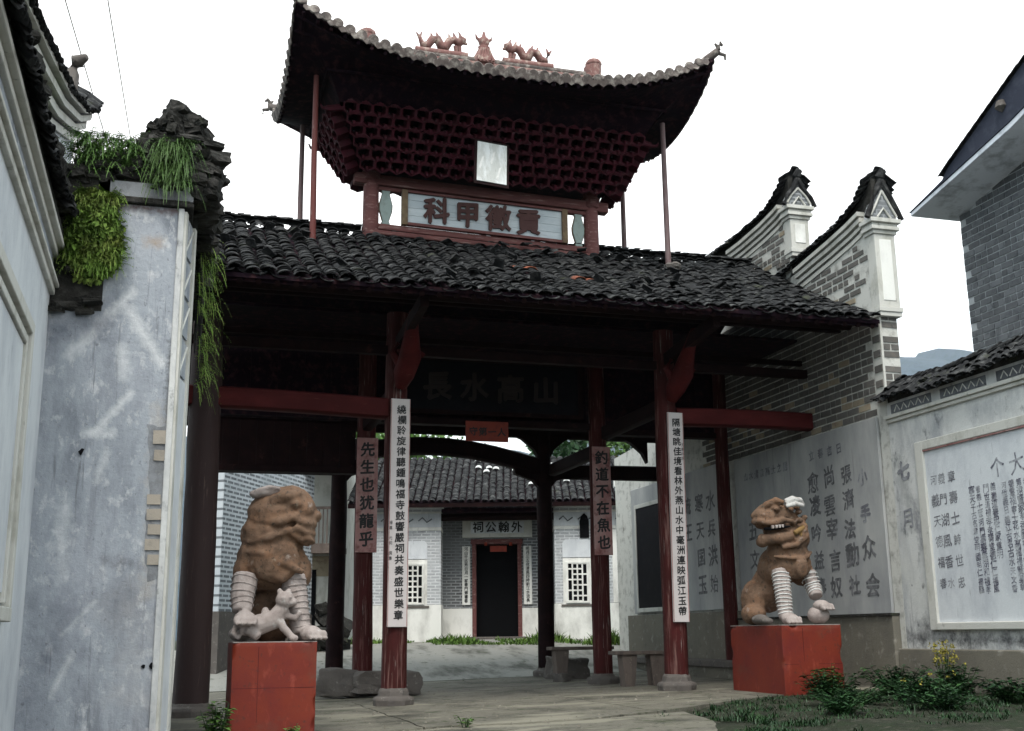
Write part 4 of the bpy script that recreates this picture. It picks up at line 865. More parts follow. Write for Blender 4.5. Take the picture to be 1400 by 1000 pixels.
for i, ch in enumerate('山水清音高士之居'): wall_text(m, ch, 22.2 - i * .24, 4.36, .2, 11.772)
letters(m, 'ink_pale', t)
t = thing('calligraphy_panel', (11.8, 26, 1.6), 'white wall panel farther back, right of the dark framed notice board', 'sign', 'white calligraphy panels on the side wall')
m = MB(); m.box(11.775, 11.83, 23.2, 28.7, 1.62, 4.85); part('panel', m, 'panel_white', t, bevel=.008)
m = MB()
for col, y in (('水兵洪始', 23.95), ('寒天国玉', 24.55), ('流王', 25.2), ('永孫等六', 25.8)):
    for i, ch in enumerate(col): wall_text(m, ch, y, 4.05 - i * .62, .45, 11.772)
letters(m, 'ink_faded', t)
t = thing('notice_board', (11.74, 27.5, 1.7), 'dark framed notice board at the far end of the white panel', 'notice board')
m = MB(); m.box(11.70, 11.76, 26.3, 28.2, 1.75, 4.3); part('board', m, 'board_black', t)
m = MB()
for a in ((26.2, 26.3, 1.65, 4.4), (28.2, 28.3, 1.65, 4.4)): m.box(11.68, 11.77, *a)
m.box(11.682, 11.768, 26.3, 28.2, 4.3, 4.4); m.box(11.682, 11.768, 26.3, 28.2, 1.65, 1.75); part('frame', m, 'trim_white', t, bevel=.006)
# plinth in front of the side wall (under panels)
t = thing('wall_plinth', (11.7, 20, 0), 'bare grey-brown rendered plinth under the white calligraphy panels', 'plinth')
m = MB(); m.prism([(17.2, -.1), (17.2, 1.38), (22.75, 1.38), (22.75, -.1)], 0, 11.70, 11.845); part('render_face', m, 'base_render', t, bevel=.01)
m = MB(); m.prism([(22.76, -.1), (22.76, 1.58), (29.0, 1.58), (29.0, .3)], 0, 11.70, 11.845); part('render_face', m, 'base_render', t, bevel=.01)
m = MB(); m.prism([(17.19, 1.38), (17.19, 1.42), (22.75, 1.42), (22.75, 1.38)], 0, 11.66, 11.845); part('ledge', m, 'stone_dark', t)
t = thing('stone_bench', (11.3, 21, 0), 'low dark stone ledge along the side wall behind the red pedestal', 'bench')
m = MB(); m.box(11.1, 11.69, 19.2, 28, .42, .56); part('seat', m, 'stone_grey', t, bevel=.02)
m = MB(); m.box(11.2, 11.69, 19.3, 28, -.02, .415); part('support', m, 'base_render', t)

# ---- yard wall
yw = thing('yard_wall', (12.0, 13, 0), 'weathered white yard wall at the right with framed inscription and tile coping', 'wall')
m = MB(); m.box(XW, XW + .34, 7.5, 17.06, .8, 4.98); part('wall', m, 'plaster_yard', yw)
m = MB(); m.box(XW - .10, XW + .44, 7.5, 17.19, -.2, .84); part('plinth', m, 'base_render', yw, bevel=.02)
m = MB(); m.box(XW - .05, XW + .39, 7.5, 17.05, 4.62, 4.68); m.box(XW - .09, XW + .43, 7.5, 17.05, 4.683, 4.745); part('cornice', m, 'trim_white', yw, bevel=.01)
for i in range(6):
    y = 16.95 - i * 1.35
    m = MB(); m.box(XW - .016, XW + .02, y - 1.12, y - .02, 4.775, 4.93); part('dark_brick_inlay', m, 'brick_house', yw)
    for k in range(5): m = MB(); m.tube([(XW - .02, y - .12 - k * .2, 4.80), (XW - .02, y - .2 - k * .2, 4.9), (XW - .02, y - .28 - k * .2, 4.80)], .011, 5, cap=False); part('inlay_relief', m, 'mortar', yw)
coping(yw, [(XW + .17, 17.1, 5.3), (XW + .17, 15.5, 5.22), (XW + .17, 13.5, 5.28), (XW + .17, 11, 5.25), (XW + .17, 7.5, 5.25)], 220, half=.42, rise=.3, step=.075, jit=1.6)
m = MB(); m.box(XW + .02, XW + .32, 7.5, 17.05, 4.98, 5.1); part('coping_bed', m, 'stone_dark', yw)
FY0, FY1, FZ0, FZ1 = 9.0, 16.33, 1.13, 4.17
fr = thing('inscription_frame', (XW, 13, 1.1), 'white moulded frame round a faded purple inscription on yard wall', 'sign')
for a in ((FY1 - .2, FY1, FZ0, FZ1), (FY0, FY0 + .2, FZ0, FZ1)): m = MB(); m.box(XW - .055, XW - .001, *a); part('frame_post', m, 'trim_white', fr, bevel=.012)
m = MB(); m.box(XW - .056, XW - .001, FY0 + .2, FY1 - .2, FZ1 - .15, FZ1); part('frame_rail', m, 'trim_white', fr, bevel=.012)
m = MB(); m.box(XW - .045, XW - .002, FY0 + .2, FY1 - .2, FZ1 - .175, FZ1 - .152); part('red_line', m, 'plaque_red', fr)
m = MB(); m.box(XW - .08, XW - .001, FY0 + .2, FY1 - .2, FZ0, FZ0 + .12); part('sill', m, 'frame_sill' if 'frame_sill' in MT else 'trim_white', fr, bevel=.015)
m = MB(); m.box(XW - .012, XW - .001, FY0 + .2, FY1 - .2, FZ0 + .12, FZ1 - .176); part('panel', m, 'plaster_white', fr)
m = MB(); wall_text(m, '个', 14.42, 3.5, .34, XW - .014, .015); wall_text(m, '大', 14.0, 3.5, .34, XW - .014, .015)
for c, y in enumerate((15.05, 14.9, 14.72, 14.56, 14.32, 14.16, 14.0, 13.84, 13.66, 13.5, 13.3, 13.1, 12.9)):
    for r in range(13 if c % 4 != 3 else 9):
        wall_text(m, random.choice(CH), y, 3.22 - r * .125 + rnd(-.01, .01), rnd(.12, .15), XW - .014, .014)
letters(m, 'ink_purple', fr)
m = MB()
for c, y in enumerate((15.95, 15.75, 15.5)):
    for r in range(6): wall_text(m, random.choice(CH), y, 3.5 - r * .33, .2, XW - .014, .012)
for i, ch in enumerate('七月'): wall_text(m, ch, 16.75, 3.75 - i * .8, .36, XW - .003, .04)
letters(m, 'ink_pale', fr)

# ================================================================== LEFT PILLAR WALL
pw = thing('pillar_wall', (-.7, 13.2, 0), 'tall blue-grey plastered wall end at the left with peeling plaster and stone heap on top', 'wall')
m = MB(); m.prism([(-1.62, 13.0), (-.06, 13.0), (-.045, 13.02), (.06, 13.62), (.06, 19.3), (-1.62, 19.3)], 2, -.3, 5.93)
WALL = part('wall', m, 'plaster_blue', pw)
# white corner trims of the splayed return
def quadbar(name, mt, a, b, z0, z1, w, proud, **k):
    a = Vector((*a, 0)); b = Vector((*b, 0)); d = (b - a).normalized(); nn = Vector((d.y, -d.x, 0)); m = MB()
    c = a; e = b; m.add([p + nn * q + Vector((0, 0, z)) for z in (z0, z1) for p, q in ((c, -.02), (e, -.02), (e, proud), (c, proud))], [(0, 1, 2, 3), (4, 5, 6, 7), (0, 1, 5, 4), (1, 2, 6, 5), (2, 3, 7, 6), (3, 0, 4, 7)])
    return part(name, m, mt, pw, **k)
m = MB(); m.box(-.105, -.04, 12.975, 13.03, -.1, 5.93); part('corner_trim', m, 'plaster_yard', pw, bevel=.01)
A_, B_ = Vector((-.04, 13.0)), Vector((.085, 13.65)); dd = (B_ - A_)
for t0, t1, mt, pr in ((0, .16, 'trim_white', .03), (.84, 1.0, 'trim_white', .03)):
    a = A_ + dd * t0; b = A_ + dd * t1; quadbar('return_trim', mt, a, b, -.1, 5.9, 0, pr)
quadbar('return_face', 'plaster_white', A_ + dd * .16, A_ + dd * .84, -.1, 4.0, 0, .008)
for k_ in range(4):
    z = 4.02 + k_ * .47
    quadbar('return_inset', 'plaster_blue', A_ + dd * .2, A_ + dd * .8, z + .02, z + .43, 0, .006)
    a = A_ + dd * .22; b = A_ + dd * .78; m = MB(); nn = Vector((dd.y, -dd.x)).normalized() * .012
    m.tube([(a.x + nn.x, a.y + nn.y, z + .05), (b.x + nn.x, b.y + nn.y, z + .4)], .014, 5); part('inset_relief', m, 'trim_white', pw)
# ledge and frieze
m = MB(); m.box(-1.05, .06, 12.93, 13.6, 5.935, 5.98); m.box(-1.0, .02, 12.96, 13.55, 5.98, 6.02); part('ledge', m, 'stone_dark', pw, bevel=.012)
m = MB(); m.box(-.98, .05, 12.99, 13.7, 6.02, 6.2); part('frieze', m, 'plaster_old', pw)
# patches: lighter repairs and scrapes, exposed brick, black patches for the shade in holes
def patch(pts, mt, y=12.996, th=.006, name='plaster_patch'):
    # rough outline
    p2 = []
    for (a, b) in zip(pts, pts[1:] + pts[:1]):
        n = max(2, int((Vector(b) - Vector(a)).length / .05))
        for i in range(n):
            t = i / n; x = a[0] + (b[0] - a[0]) * t; z = a[1] + (b[1] - a[1]) * t; w = noise.noise_vector(Vector((x * 9, z * 9, 1))) * .03; p2.append((x + w.x, z + w.y))
    m = MB(); m.prism(p2, 1, y - th, y + .002); return part(name, m, mt, pw)







patch([(-.3, 3.42), (-.1, 3.4), (-.08, 1.75), (-.2, 1.72), (-.26, 2.1), (-.24, 2.8)], 'plaster_old', y=12.999, th=.002)
bm_ = MB(); bm_.box(-.5, .5, -.5, .5, -.5, .5); bme = bm_.mesh('brick', 'brick_pale')
for i, (x, z, w, h) in enumerate([(-.17, 3.28, .13, .16), (-.16, 3.08, .11, .13), (-.19, 2.6, .14, .12), (-.18, 2.44, .15, .13), (-.17, 2.28, .13, .12), (-.18, 2.12, .15, .13), (-.16, 1.96, .12, .12)]):
    piece('brick', bme, pw, Matrix.Translation((x, 12.992, z)) @ Matrix.Rotation(rnd(-.05, .05), 4, 'Y') @ Matrix.Diagonal((w, .02, h - .012, 1)))
for x, z, s in ((-.11, .86, .035), (-.21, .85, .02), (-.97, 3.1, .03)):
    patch([(x - s, z), (x, z + s), (x + s, z + s * .8), (x + s * .6, z - s), (x, z - s * .9)], 'black', y=12.99, name='hole_shade_patch')  # flat black patches paint the shade inside small holes
# stone heap / broken tile coping on top
sm_ = MB(); random.seed(11)
def rough_box(seed, n=2):
    bm = bmesh.new(); bmesh.ops.create_cube(bm, size=1); bmesh.ops.subdivide_edges(bm, edges=bm.edges, cuts=n, use_grid_fill=True)
    for v in bm.verts: v.co += noise.noise_vector(v.co * 2.3 + Vector((seed, 0, 0))) * .16; v.co *= (1 - .12 * (v.co.length - .5))
    me = bpy.data.meshes.new('stone'); bm.to_mesh(me); bm.free(); me.materials.append(MT['stone_dark']); return me
SB = [rough_box(i) for i in range(5)]
heap = []
def hx(z): # extent of the heap in x at height z
    return polyline_in([(6.2, -1.35), (6.45, -1.15), (6.6, -.6), (6.95, -.5), (7.1, -.3)], z), polyline_in([(6.0, .18), (6.5, .24), (6.75, .2), (7.0, .05), (7.12, -.05)], z)
z = 6.2
while z < 7.16:
    a, b = hx(z); x = a
    while x < b:
        w = rnd(.09, .3); h = rnd(.05, .12)
        for yy in (13.12, 13.4, 13.7):
            if yy > 13.3 and rnd(0, 1) < .3: continue
            piece('heap_stone', random.choice(SB), pw, Matrix.Translation((x + w / 2 + rnd(-.03, .03), yy + rnd(-.06, .05), z + rnd(-.015, .015))) @ Euler((rnd(-.25, .25), rnd(-.3, .3), rnd(-.6, .6))).to_matrix().to_4x4() @ Matrix.Diagonal((w * 1.05, rnd(.2, .34), h * 1.3, 1)))
        x += w * .85
    z += .078
for p, w, h in (((-.2, 13.1, 7.2), .2, .13), ((-.05, 13.2, 7.12), .2, .15), ((.2, 13.3, 6.78), .25, .14)):
    piece('heap_stone', SB[2], pw, Matrix.Translation(p) @ Euler((.1, .2, .3)).to_matrix().to_4x4() @ Matrix.Diagonal((w, .2, h, 1)))
# lower coping at left, drooping over the wall, and the mossy verge running back to the gate
for i in range(46):
    y = 13.2 + i * .135; zt = 6.35 + .03 * math.sin(i) + (0 if y < 16.5 else .2)
    piece('heap_stone', random.choice(SB), pw, Matrix.Translation((.12 + rnd(-.05, .08), y, zt - .2)) @ Euler((rnd(-.2, .2), rnd(-.3, .3), rnd(-.4, .4))).to_matrix().to_4x4() @ Matrix.Diagonal((.42, .18, .14, 1)))
    if i % 2 == 0: piece('heap_stone', random.choice(SB), pw, Matrix.Translation((.1 + rnd(-.05, .05), y, zt - .02)) @ Euler((rnd(-.2, .2), rnd(-.3, .3), rnd(-.4, .4))).to_matrix().to_4x4() @ Matrix.Diagonal((.36, .2, .12, 1)))
m = MB(); m.box(-1.6, .12, 13.62, 19.3, 5.93, 6.2); part('wall_head', m, 'stone_dark', pw)
for i in range(26):
    x = -1.35 + i * .03 + rnd(-.05, .05)
    piece('heap_stone', random.choice(SB), pw, Matrix.Translation((rnd(-1.4, -.85), 12.97 + rnd(-.04, .1), rnd(4.62, 4.78) if i < 9 else rnd(4.8, 6.3))) @ Euler((rnd(-.3, .3), rnd(-.3, .3), rnd(-.4, .4))).to_matrix().to_4x4() @ Matrix.Diagonal((rnd(.12, .25), .16, rnd(.05, .09), 1)))
m = MB(); m.box(-1.42, -.86, 12.99, 13.1, 4.66, 6.3); part('broken_wall_core', m, 'stone_dark', pw)
# plants on it
t = thing('wall_fern', (-1.0, 12.9, 4.9), 'thick green fern cushion hanging from the broken left wall top', 'fern')
m = MB(); random.seed(5)
for _ in range(1100):
    z = rnd(5.12, 6.02); x = -1.0 + rnd(-.28, .3) * (1 if z < 5.6 else .7); az = rnd(-2.6, -.5)
    fern(m, (x, 12.97, z), rnd(.10, .24), az, rnd(.1, .9), n=6, w=.026)
leaves(m, (-1.0, 12.92, 5.5), (.33, .16, .55), 4200, .045, droop=.5, shell=.0); part('fronds', m, 'leaf_moss', t, kind='stuff')
t = thing('wall_fern', (-.85, 13.1, 6.4), 'feathery bright green plants growing out of the stone heap, left side', 'fern')
m = MB()
for _ in range(420):
    fern(m, (rnd(-1.25, -.6), 13.05, rnd(6.35, 6.75)), rnd(.12, .32), rnd(-3.0, .0) if rnd(0, 1) < .7 else 2.6, rnd(.1, .9), n=7, w=.026)
blades(m, (-.9, 13.05, 6.45), (.35, .15, .1), 160, .28, .006, .5); part('fronds', m, 'leaf', t, kind='stuff')
t = thing('wall_fern', (-.2, 12.9, 6.3), 'pale green weeds drooping over the front of the stone heap', 'fern')
m = MB()
for _ in range(300): fern(m, (rnd(-.42, .0), 12.95, rnd(6.2, 6.75)), rnd(.1, .26), rnd(-2.6, -.4), rnd(.4, 1.4), n=6, w=.02)
part('fronds', m, 'leaf', t, kind='stuff')
t = thing('hanging_creeper', (.3, 15, 5.5), 'mossy creeper trailing down where the left wall meets the tiled roof', 'creeper')
m = MB()
for _ in range(230):
    zz = rnd(4.4, 6.3); fern(m, (.22 + rnd(-.04, .1) * (1 + (zz - 4.4) * .3), 15.3 + rnd(-.5, .5), zz), rnd(.12, .3), rnd(-1.6, .4), rnd(.4, 1.4), n=6, w=.02)
part('fronds', m, 'leaf_moss', t, kind='stuff')
m = MB()
for k_ in range(7): m.tube([(.14 + k_ * .02, 15.1 + k_ * .08, 6.4), (.2 + rnd(-.03, .05), 15.2 + k_ * .08, 5.6), (.2 + rnd(-.04, .06), 15.2 + k_ * .08, 4.4 + .2 * k_)], [.03, .025, .01], 5)
part('stem', m, 'stone_dark', t)

# ================================================================== LEFT HOUSE
XL = -1.4
lh = thing('left_house', (-1.9, 9, 0), 'pale blue-white rendered house wall at the left edge with moulded window surround', 'house')
m = MB(); m.box(XL - .4, XL, 1.5, 13.02, -.3, 5.35); part('wall', m, 'plaster_white', lh)
def band(z0, z1, pr, name='moulding', mt='trim_white'):
    m = MB(); m.box(XL - .01, XL + pr, 1.5, 12.98, z0, z1); part(name, m, mt, lh, bevel=.012)
band(4.80, 4.88, .05); band(4.883, 4.93, .09); band(5.22, 5.30, .06); band(5.303, 5.37, .12)
m = MB(); m.box(XL + .001, XL + .012, 1.5, 12.97, 4.93, 5.22); part('frieze', m, 'plaster_blue', lh)
m = MB()
for k_ in range(3): pass
W0, W1, WZ0, WZ1 = 6.5, 11.3, 1.3, 4.03
w = part('window', (lambda q: (q.box(XL + .001, XL + .02, W0 + .25, W1 - .25, WZ0 + .25, WZ1 - .25), q)[1])(MB()), 'plaster_white', lh)
m = MB()
for a in ((W0, W0 + .12, WZ0, WZ1), (W1 - .12, W1, WZ0, WZ1)): m.box(XL + .002, XL + .08, *a)
m.box(XL + .002, XL + .081, W0 + .12, W1 - .12, WZ1 - .12, WZ1); m.box(XL + .002, XL + .1, W0 + .12, W1 - .12, WZ0, WZ0 + .12); part('frame', m, 'trim_white', w, bevel=.01)
m = MB()
for a in ((W0 + .16, W0 + .24, WZ0 + .16, WZ1 - .16), (W1 - .24, W1 - .16, WZ0 + .16, WZ1 - .16)): m.box(XL + .002, XL + .05, *a)
m.box(XL + .002, XL + .051, W0 + .24, W1 - .24, WZ1 - .24, WZ1 - .16); part('inner_frame', m, 'trim_white', w, bevel=.01)
m = MB(); m.box(XL - .35, XL + .10, 1.5, 13.3, 5.37, 5.5); part('coping_bed', m, 'stone_dark', lh)
coping(lh, [(XL - .12, 12.9, 5.95), (XL - .12, 11.5, 5.72), (XL - .12, 9.5, 5.66), (XL - .12, 6, 5.66), (XL - .12, 1.5, 5.66)], 220, half=.34, rise=.28, step=.09, jit=1.7, mt='tile_dark')
for i in range(40):
    piece('coping_stone', random.choice(SB), lh, Matrix.Translation((XL + rnd(-.02, .14), 8 + i * .13, 5.5 + rnd(0, .12) + .004 * i)) @ Euler((rnd(-.3, .3), rnd(-.3, .3), rnd(-.4, .4))).to_matrix().to_4x4() @ Matrix.Diagonal((.2, .18, rnd(.07, .12), 1)))
# tall horse-head gable of the left house
XG = -1.62
lg = thing('left_gable', (XG, 14, 5), 'upturned tiled gable end with white stepped cornice above the left house', 'wall')
gp = [(6.0, 6.05), (9.5, 6.62), (11.5, 7.12), (13.5, 7.65), (15.5, 8.35), (16.9, 9.0), (17.5, 9.4)]
m = MB(); m.prism([(6.0, 4.5)] + [(y, z - .6) for y, z in gp[:-1]] + [(16.3, 8.1), (16.3, 4.5)], 0, XG - .36, XG); part('wall', m, 'plaster_white', lg)
for k_, (a, b, pr) in enumerate(((-.66, -.56, .04), (-.52, -.42, .10), (-.38, -.29, .16), (-.25, -.16, .22))):
    pts = [(y, z) for y, z in gp if y < 17]
    part('cornice_band', strip_along(pts + [(16.9 + k_ * .12, polyline_in(gp, 16.9 + k_ * .12))], XG - .36 - pr, XG + pr, a, b), 'trim_white', lg)
m = MB()
for k_ in range(3): 
    a = (-.56, -.42, -.29)[k_]; b = (-.52, -.38, -.25)[k_]; part('cornice_shadow_course', strip_along(gp[:-1], XG - .37, XG + .02 + .05 * k_, a + .001, b - .001), 'brick_house', lg)
coping(lg, [(XG - .18, y, z + .02) for y, z in reversed(gp)], 200, half=.46, rise=.26, step=.1, jit=1.2)
m = MB(); m.tube([(XG - .15, 16.3, 8.8), (XG - .12, 16.45, 9.12), (XG - .05, 16.4, 9.3), (XG + .1, 16.3, 9.34)], [.16, .13, .11, .05], 8); part('gable_finial', m, 'stone_grey', lg, bevel=.02)

# ================================================================== UPPER RIGHT HOUSE
rh = thing('brick_house', (17, 16, 0), 'two-storey grey brick house with white soffit at the upper right edge', 'house')
m = MB(); m.box(15.01, 21, 9, 18.6, -.2, 9.2); part('wall', m, 'mortar_light', rh)
m = MB(); m.prism([(9.0, 9.2), (18.6, 9.2), (18.6, 9.22), (16.35, 9.98), (14.0, 10.8), (9.0, 10.8)], 0, 15.011, 20.9); part('gable_wall', m, 'mortar_light', rh)
bricks(rh, (15.01, 18.6, 6.2), (0, -1, 0), (0, 0, 1), (-1, 0, 0), lambda a, b: a > 0 and a < 3.6 and 6.2 + b < 9.2 + max(0, a * .34) , 12, 36, .34, .135, 'brick_house', 298, gap=.026)
bricks(rh, (15.01, 18.6, 6.2), (1, 0, 0), (0, 0, 1), (0, 1, 0), lambda a, b: a > 0 and a < 5.9 and b < 2.95, 18, 22, .34, .135, 'brick_house', 0)
m = MB(); m.prism([(18.8, 9.26), (15.8, 9.84), (12.0, 10.9), (12.0, 11.0), (15.8, 9.95), (18.8, 9.34)], 0, 14.0, 15.6); part('soffit', m, 'soffit_white', rh, bevel=.01)
m = MB(); m.prism([(18.83, 9.345), (15.8, 9.955), (12.0, 11.01), (12.0, 12.2), (15.4, 10.80), (17.55, 9.78), (17.72, 9.62), (18.0, 9.55)], 0, 13.98, 20.5); part('roof', m, 'roof_edge', rh)
for i in range(30):
    y = 17.65 - i * .2; z = polyline_in([(12.0, 12.2), (15.4, 10.80), (17.55, 9.78), (17.75, 9.66)], y)
    M = Matrix.Translation((14.02, y, z + .0)) @ Matrix.Rotation(R(-25), 4, 'X') @ Matrix.Diagonal((1.1, 1, .8, 1)); piece('verge_tile', tm, rh, M)
m = MB(); m.lathe((13.97, 15.9, 10.3), [(.0, -.1), (.12, 0), (.08, .12)], 8); part('verge_ornament', m, 'stone_grey', rh)

# ================================================================== STONE LIONS ON RED PEDESTALS
random.seed(21)
def pedestal(x0, x1, y0, y1, z1, label):
    t = thing('pedestal', ((x0 + x1) / 2, (y0 + y1) / 2, 0), label, 'pedestal', 'red pedestals of the lions')
    bm = bmesh.new(); bmesh.ops.create_cube(bm, size=1); bmesh.ops.subdivide_edges(bm, edges=bm.edges, cuts=34, use_grid_fill=True); m = MB(); bm.verts.ensure_lookup_table()
    for v in bm.verts:
        e = sorted([.5 - abs(c) for c in v.co])[1] * 1.1      # distance to the nearest edge
        n = noise.noise(Vector(v.co) * 7 + Vector((x0, 0, 0))); chip = max(0, n - .18) * .09 * max(0, 1 - e / .05) + .006 * max(0, 1 - e / .03)
        q = v.co * (1 - chip * 1.2) + noise.noise_vector(v.co * 3) * .004
        m.v.append(((x0 + x1) / 2 + q.x * (x1 - x0), (y0 + y1) / 2 + q.y * (y1 - y0), (z1 - .112) / 2 + q.z * (z1 + .088) + .006))
    m.f = [tuple(v.index for v in f.verts) for f in bm.faces]; bm.free(); part('block', m, 'ped_red', t, smooth=50)
    m = MB(); m.box(x0 + .004, x1 - .004, y0 + .004, y1 - .004, z1 - .011, z1); part('top_face', m, 'stone_pale', t)
    m = MB()
    for k_ in (1,):
        x = x0 + (x1 - x0) * k_ / 3 + rnd(-.04, .04); m.box(x - .002, x + .002, y0 - .002, y0 + .01, .15, z1 - .06)
    m.box(x0 + .02, x1 - .02, y0 - .0022, y0 + .01, z1 * .5, z1 * .5 + .004); part('paint_joint', m, 'bracket_red', t)
pedestal(.79, 1.80, 14.6, 15.75, 1.09, 'red painted block pedestal under the left lion')
pedestal(9.5, 10.58, 17.0, 18.8, 1.245, 'red painted block pedestal under the right lion, shaded left side')
def leg(root, pts, r, paw, name='leg', rings=7, toes=(0, -1), mat='stone_pale', bandmat='stone_pale', ringr=1.03, ringfrom=.1, ringto=.8):
    """foreleg with carved hair bands, paw with four toes"""
    sh = [('t', pts, r)]
    a = Vector(pts[0]); b = Vector(pts[-1])
    px, py, pz = paw; d = Vector((toes[0], toes[1], 0)).normalized(); s = Vector((-d.y, d.x, 0))
    sh.append(('e', (px + d.x * .04, py + d.y * .04, pz), (.14, .15, .10)))
    for k_ in range(4):
        q = Vector((px, py, pz)) + d * .16 + s * (k_ - 1.5) * .072; sh.append(('e', (q.x, q.y, pz - .02), (.043, .05, .062))); sh.append(('e', (q.x + d.x * .045, q.y + d.y * .045, pz - .055), (.026, .035, .028)))
    o = blob(name, sh, mat, root, LOC, .018, .006, smooth_it=2)
    m = MB(); n = 12
    P_ = [Vector(p) for p in pts]; 
    def at(t):
        q = t * (len(P_) - 1); i = min(int(q), len(P_) - 2); f = q - i; return P_[i].lerp(P_[i + 1], f), r[i] + (r[i + 1] - r[i]) * f, (P_[i + 1] - P_[i]).normalized()
    for k_ in range(rings):
        t_ = ringfrom + (ringto - ringfrom) * k_ / (rings - 1); c, rr, dd_ = at(t_); u = dd_.cross(Vector((1, 0, 0))).normalized(); w_ = u.cross(dd_)
        ring = [c + LOCV + (u * math.cos(q) + w_ * math.sin(q)) * rr * ringr + dd_ * .008 * math.sin(2 * q + k_) for q in [2 * math.pi * j / n for j in range(n + 1)]]
        m.tube(ring, .009, 6, cap=False)
    part('hair_band', m, bandmat, o, smooth=60)
# left lion: chest towards the camera, big head turned to its left, cub under the paw
LOC = (1.30, 15.15, 1.09); LOCV = Vector(LOC)
ll = thing('stone_lion', LOC, 'left stone lion with a cub under its paw, brown body turned away', 'statue', 'stone lions guarding the gate')
ll['label'] = 'left stone guardian lion with brown body and a small cub beneath it'
sh = [('e', (-.05, .05, 1.02), (.43, .38, .42)), ('e', (-.03, .02, 1.32), (.41, .38, .38)), ('e', (.0, -.02, 1.58), (.38, .36, .33)), ('e', (.16, -.04, 1.72), (.30, .33, .24)), ('e', (.30, -.1, 1.62), (.20, .26, .22)),
      ('e', (.39, -.12, 1.50), (.12, .2, .13)), ('e', (.34, -.16, 1.40), (.15, .18, .07), (0, 25, 0)), ('e', (.37, -.16, 1.27), (.13, .18, .055), (0, 25, 0)),
      ('e', (.12, .3, .75), (.3, .35, .5)), ('e', (0, .42, .4), (.42, .36, .42)), ('e', (-.33, .05, .86), (.19, .24, .26)), ('e', (.28, .05, .86), (.2, .24, .26)),
      ('e', (-.0, -.24, 1.0), (.30, .15, .30)), ('e', (.05, -.3, .83), (.11, .08, .12)),
      ('t', [(-.4, -.1, 1.1), (-.2, -.32, 1.08), (.08, -.36, .95), (.33, -.3, .84)], [.045, .05, .05, .045]), ('t', [(-.36, -.15, 1.22), (-.1, -.36, 1.26), (.12, -.34, 1.36), (.4, -.2, 1.2)], [.04, .05, .055, .05]),
      ('t', [(-.28, -.2, 1.5), (0, -.38, 1.46), (.25, -.34, 1.56)], [.05, .06, .05]), ('e', (.21, -.33, 1.69), (.09, .06, .06)), ('e', (.33, -.3, 1.62), (.06, .06, .05)), ('t', [(-.1, -.3, 1.72), (.08, -.36, 1.8), (.26, -.28, 1.82)], [.06, .07, .05])]
for k_ in range(0):
    a = k_ * .34 - 1.1; sh.append(('e', (-.34 + .05 * math.sin(a * 2), .02 + .1 * math.cos(a), 1.05 + k_ * .075), (.08, .12, .06)))
for k_ in range(0): sh.append(('e', (-.3 + .07 * k_, -.28 - .04 * math.sin(k_ * .45), 1.16 + .02 * (k_ % 2)), (.05, .05, .045)))
for k_ in range(0):      # mane curls down the shoulder side and neck
    a = rnd(-2.2, .4); zc_ = .98 + (k_ % 9) * .09 + rnd(-.02, .02)
    sh.append(('e', (-.03 + .42 * math.cos(a + 3.9) * .95, -.0 - .38 * abs(math.sin(a + 3.9)), zc_), (.055, .05, .045)))
sh += [('e', (.50, -.16, 1.56), (.06, .12, .07)), ('t', [(.18, -.36, 1.52), (.34, -.34, 1.46), (.48, -.22, 1.44)], [.04, .05, .04]), ('t', [(.2, -.36, 1.4), (.36, -.32, 1.34), (.48, -.2, 1.33)], [.03, .04, .035])]
blob('body', sh, 'lion_brown', ll, LOC, .021, .02, smooth_it=2)
blob('ear', [('e', (-.14, -.16, 1.86), (.19, .12, .075), (0, -8, 10)), ('e', (-.27, -.16, 1.83), (.1, .09, .06)), ('t', [(-.3, -.24, 1.86), (-.12, -.28, 1.91), (.02, -.24, 1.9)], [.02, .03, .02])], 'stone_pale', ll, LOC, .018, .004)
blob('mane', [('e', (.05, .0, 1.87), (.22, .2, .08)), ('e', (.2, .02, 1.88), (.18, .16, .06), (0, 10, 0))], 'lion_brown', ll, LOC, .02, .014, smooth_it=2)
leg(ll, [(-.36, -.1, .8), (-.40, -.2, .55), (-.40, -.28, .36)], [.165, .145, .125], (-.37, -.34, .27), rings=5)
leg(ll, [(.22, -.1, .8), (.28, -.18, .45), (.34, -.24, .1)], [.165, .14, .12], (.42, -.34, .09), rings=9, ringto=.9, toes=(.5, -1))
blob('hind_paw', [('e', (-.38, .1, .1), (.16, .25, .1)), ('e', (.38, .15, .1), (.14, .22, .1))], 'stone_pale', ll, LOC, .025, .006)
blob('cub', [('t', [(-.42, -.3, .17), (-.2, -.33, .2), (.0, -.34, .27), (.1, -.36, .42)], [.1, .13, .12, .09]), ('e', (.11, -.38, .5), (.12, .12, .11)), ('e', (.19, -.42, .47), (.07, .08, .055)), ('e', (.04, -.38, .60), (.035, .03, .045)), ('e', (.15, -.38, .60), (.035, .03, .045)),
             ('t', [(.02, -.38, .3), (.1, -.42, .16), (.2, -.44, .05)], [.06, .05, .045]), ('t', [(.1, -.36, .32), (.24, -.38, .28), (.3, -.36, .36)], [.05, .04, .04]), ('t', [(-.32, -.38, .15), (-.2, -.44, .05)], [.07, .05]), ('e', (.22, -.46, .04), (.06, .05, .04)), ('t', [(-.46, -.3, .2), (-.5, -.32, .1), (-.42, -.36, .04)], [.04, .035, .03]),
             ('e', (.08, -.485, .52), (.03, .02, .025)), ('e', (.16, -.49, .53), (.025, .02, .022)), ('e', (-.12, -.28, .36), (.05, .05, .06))], 'stone_pale', ll, LOC, .014, .005, smooth_it=2)
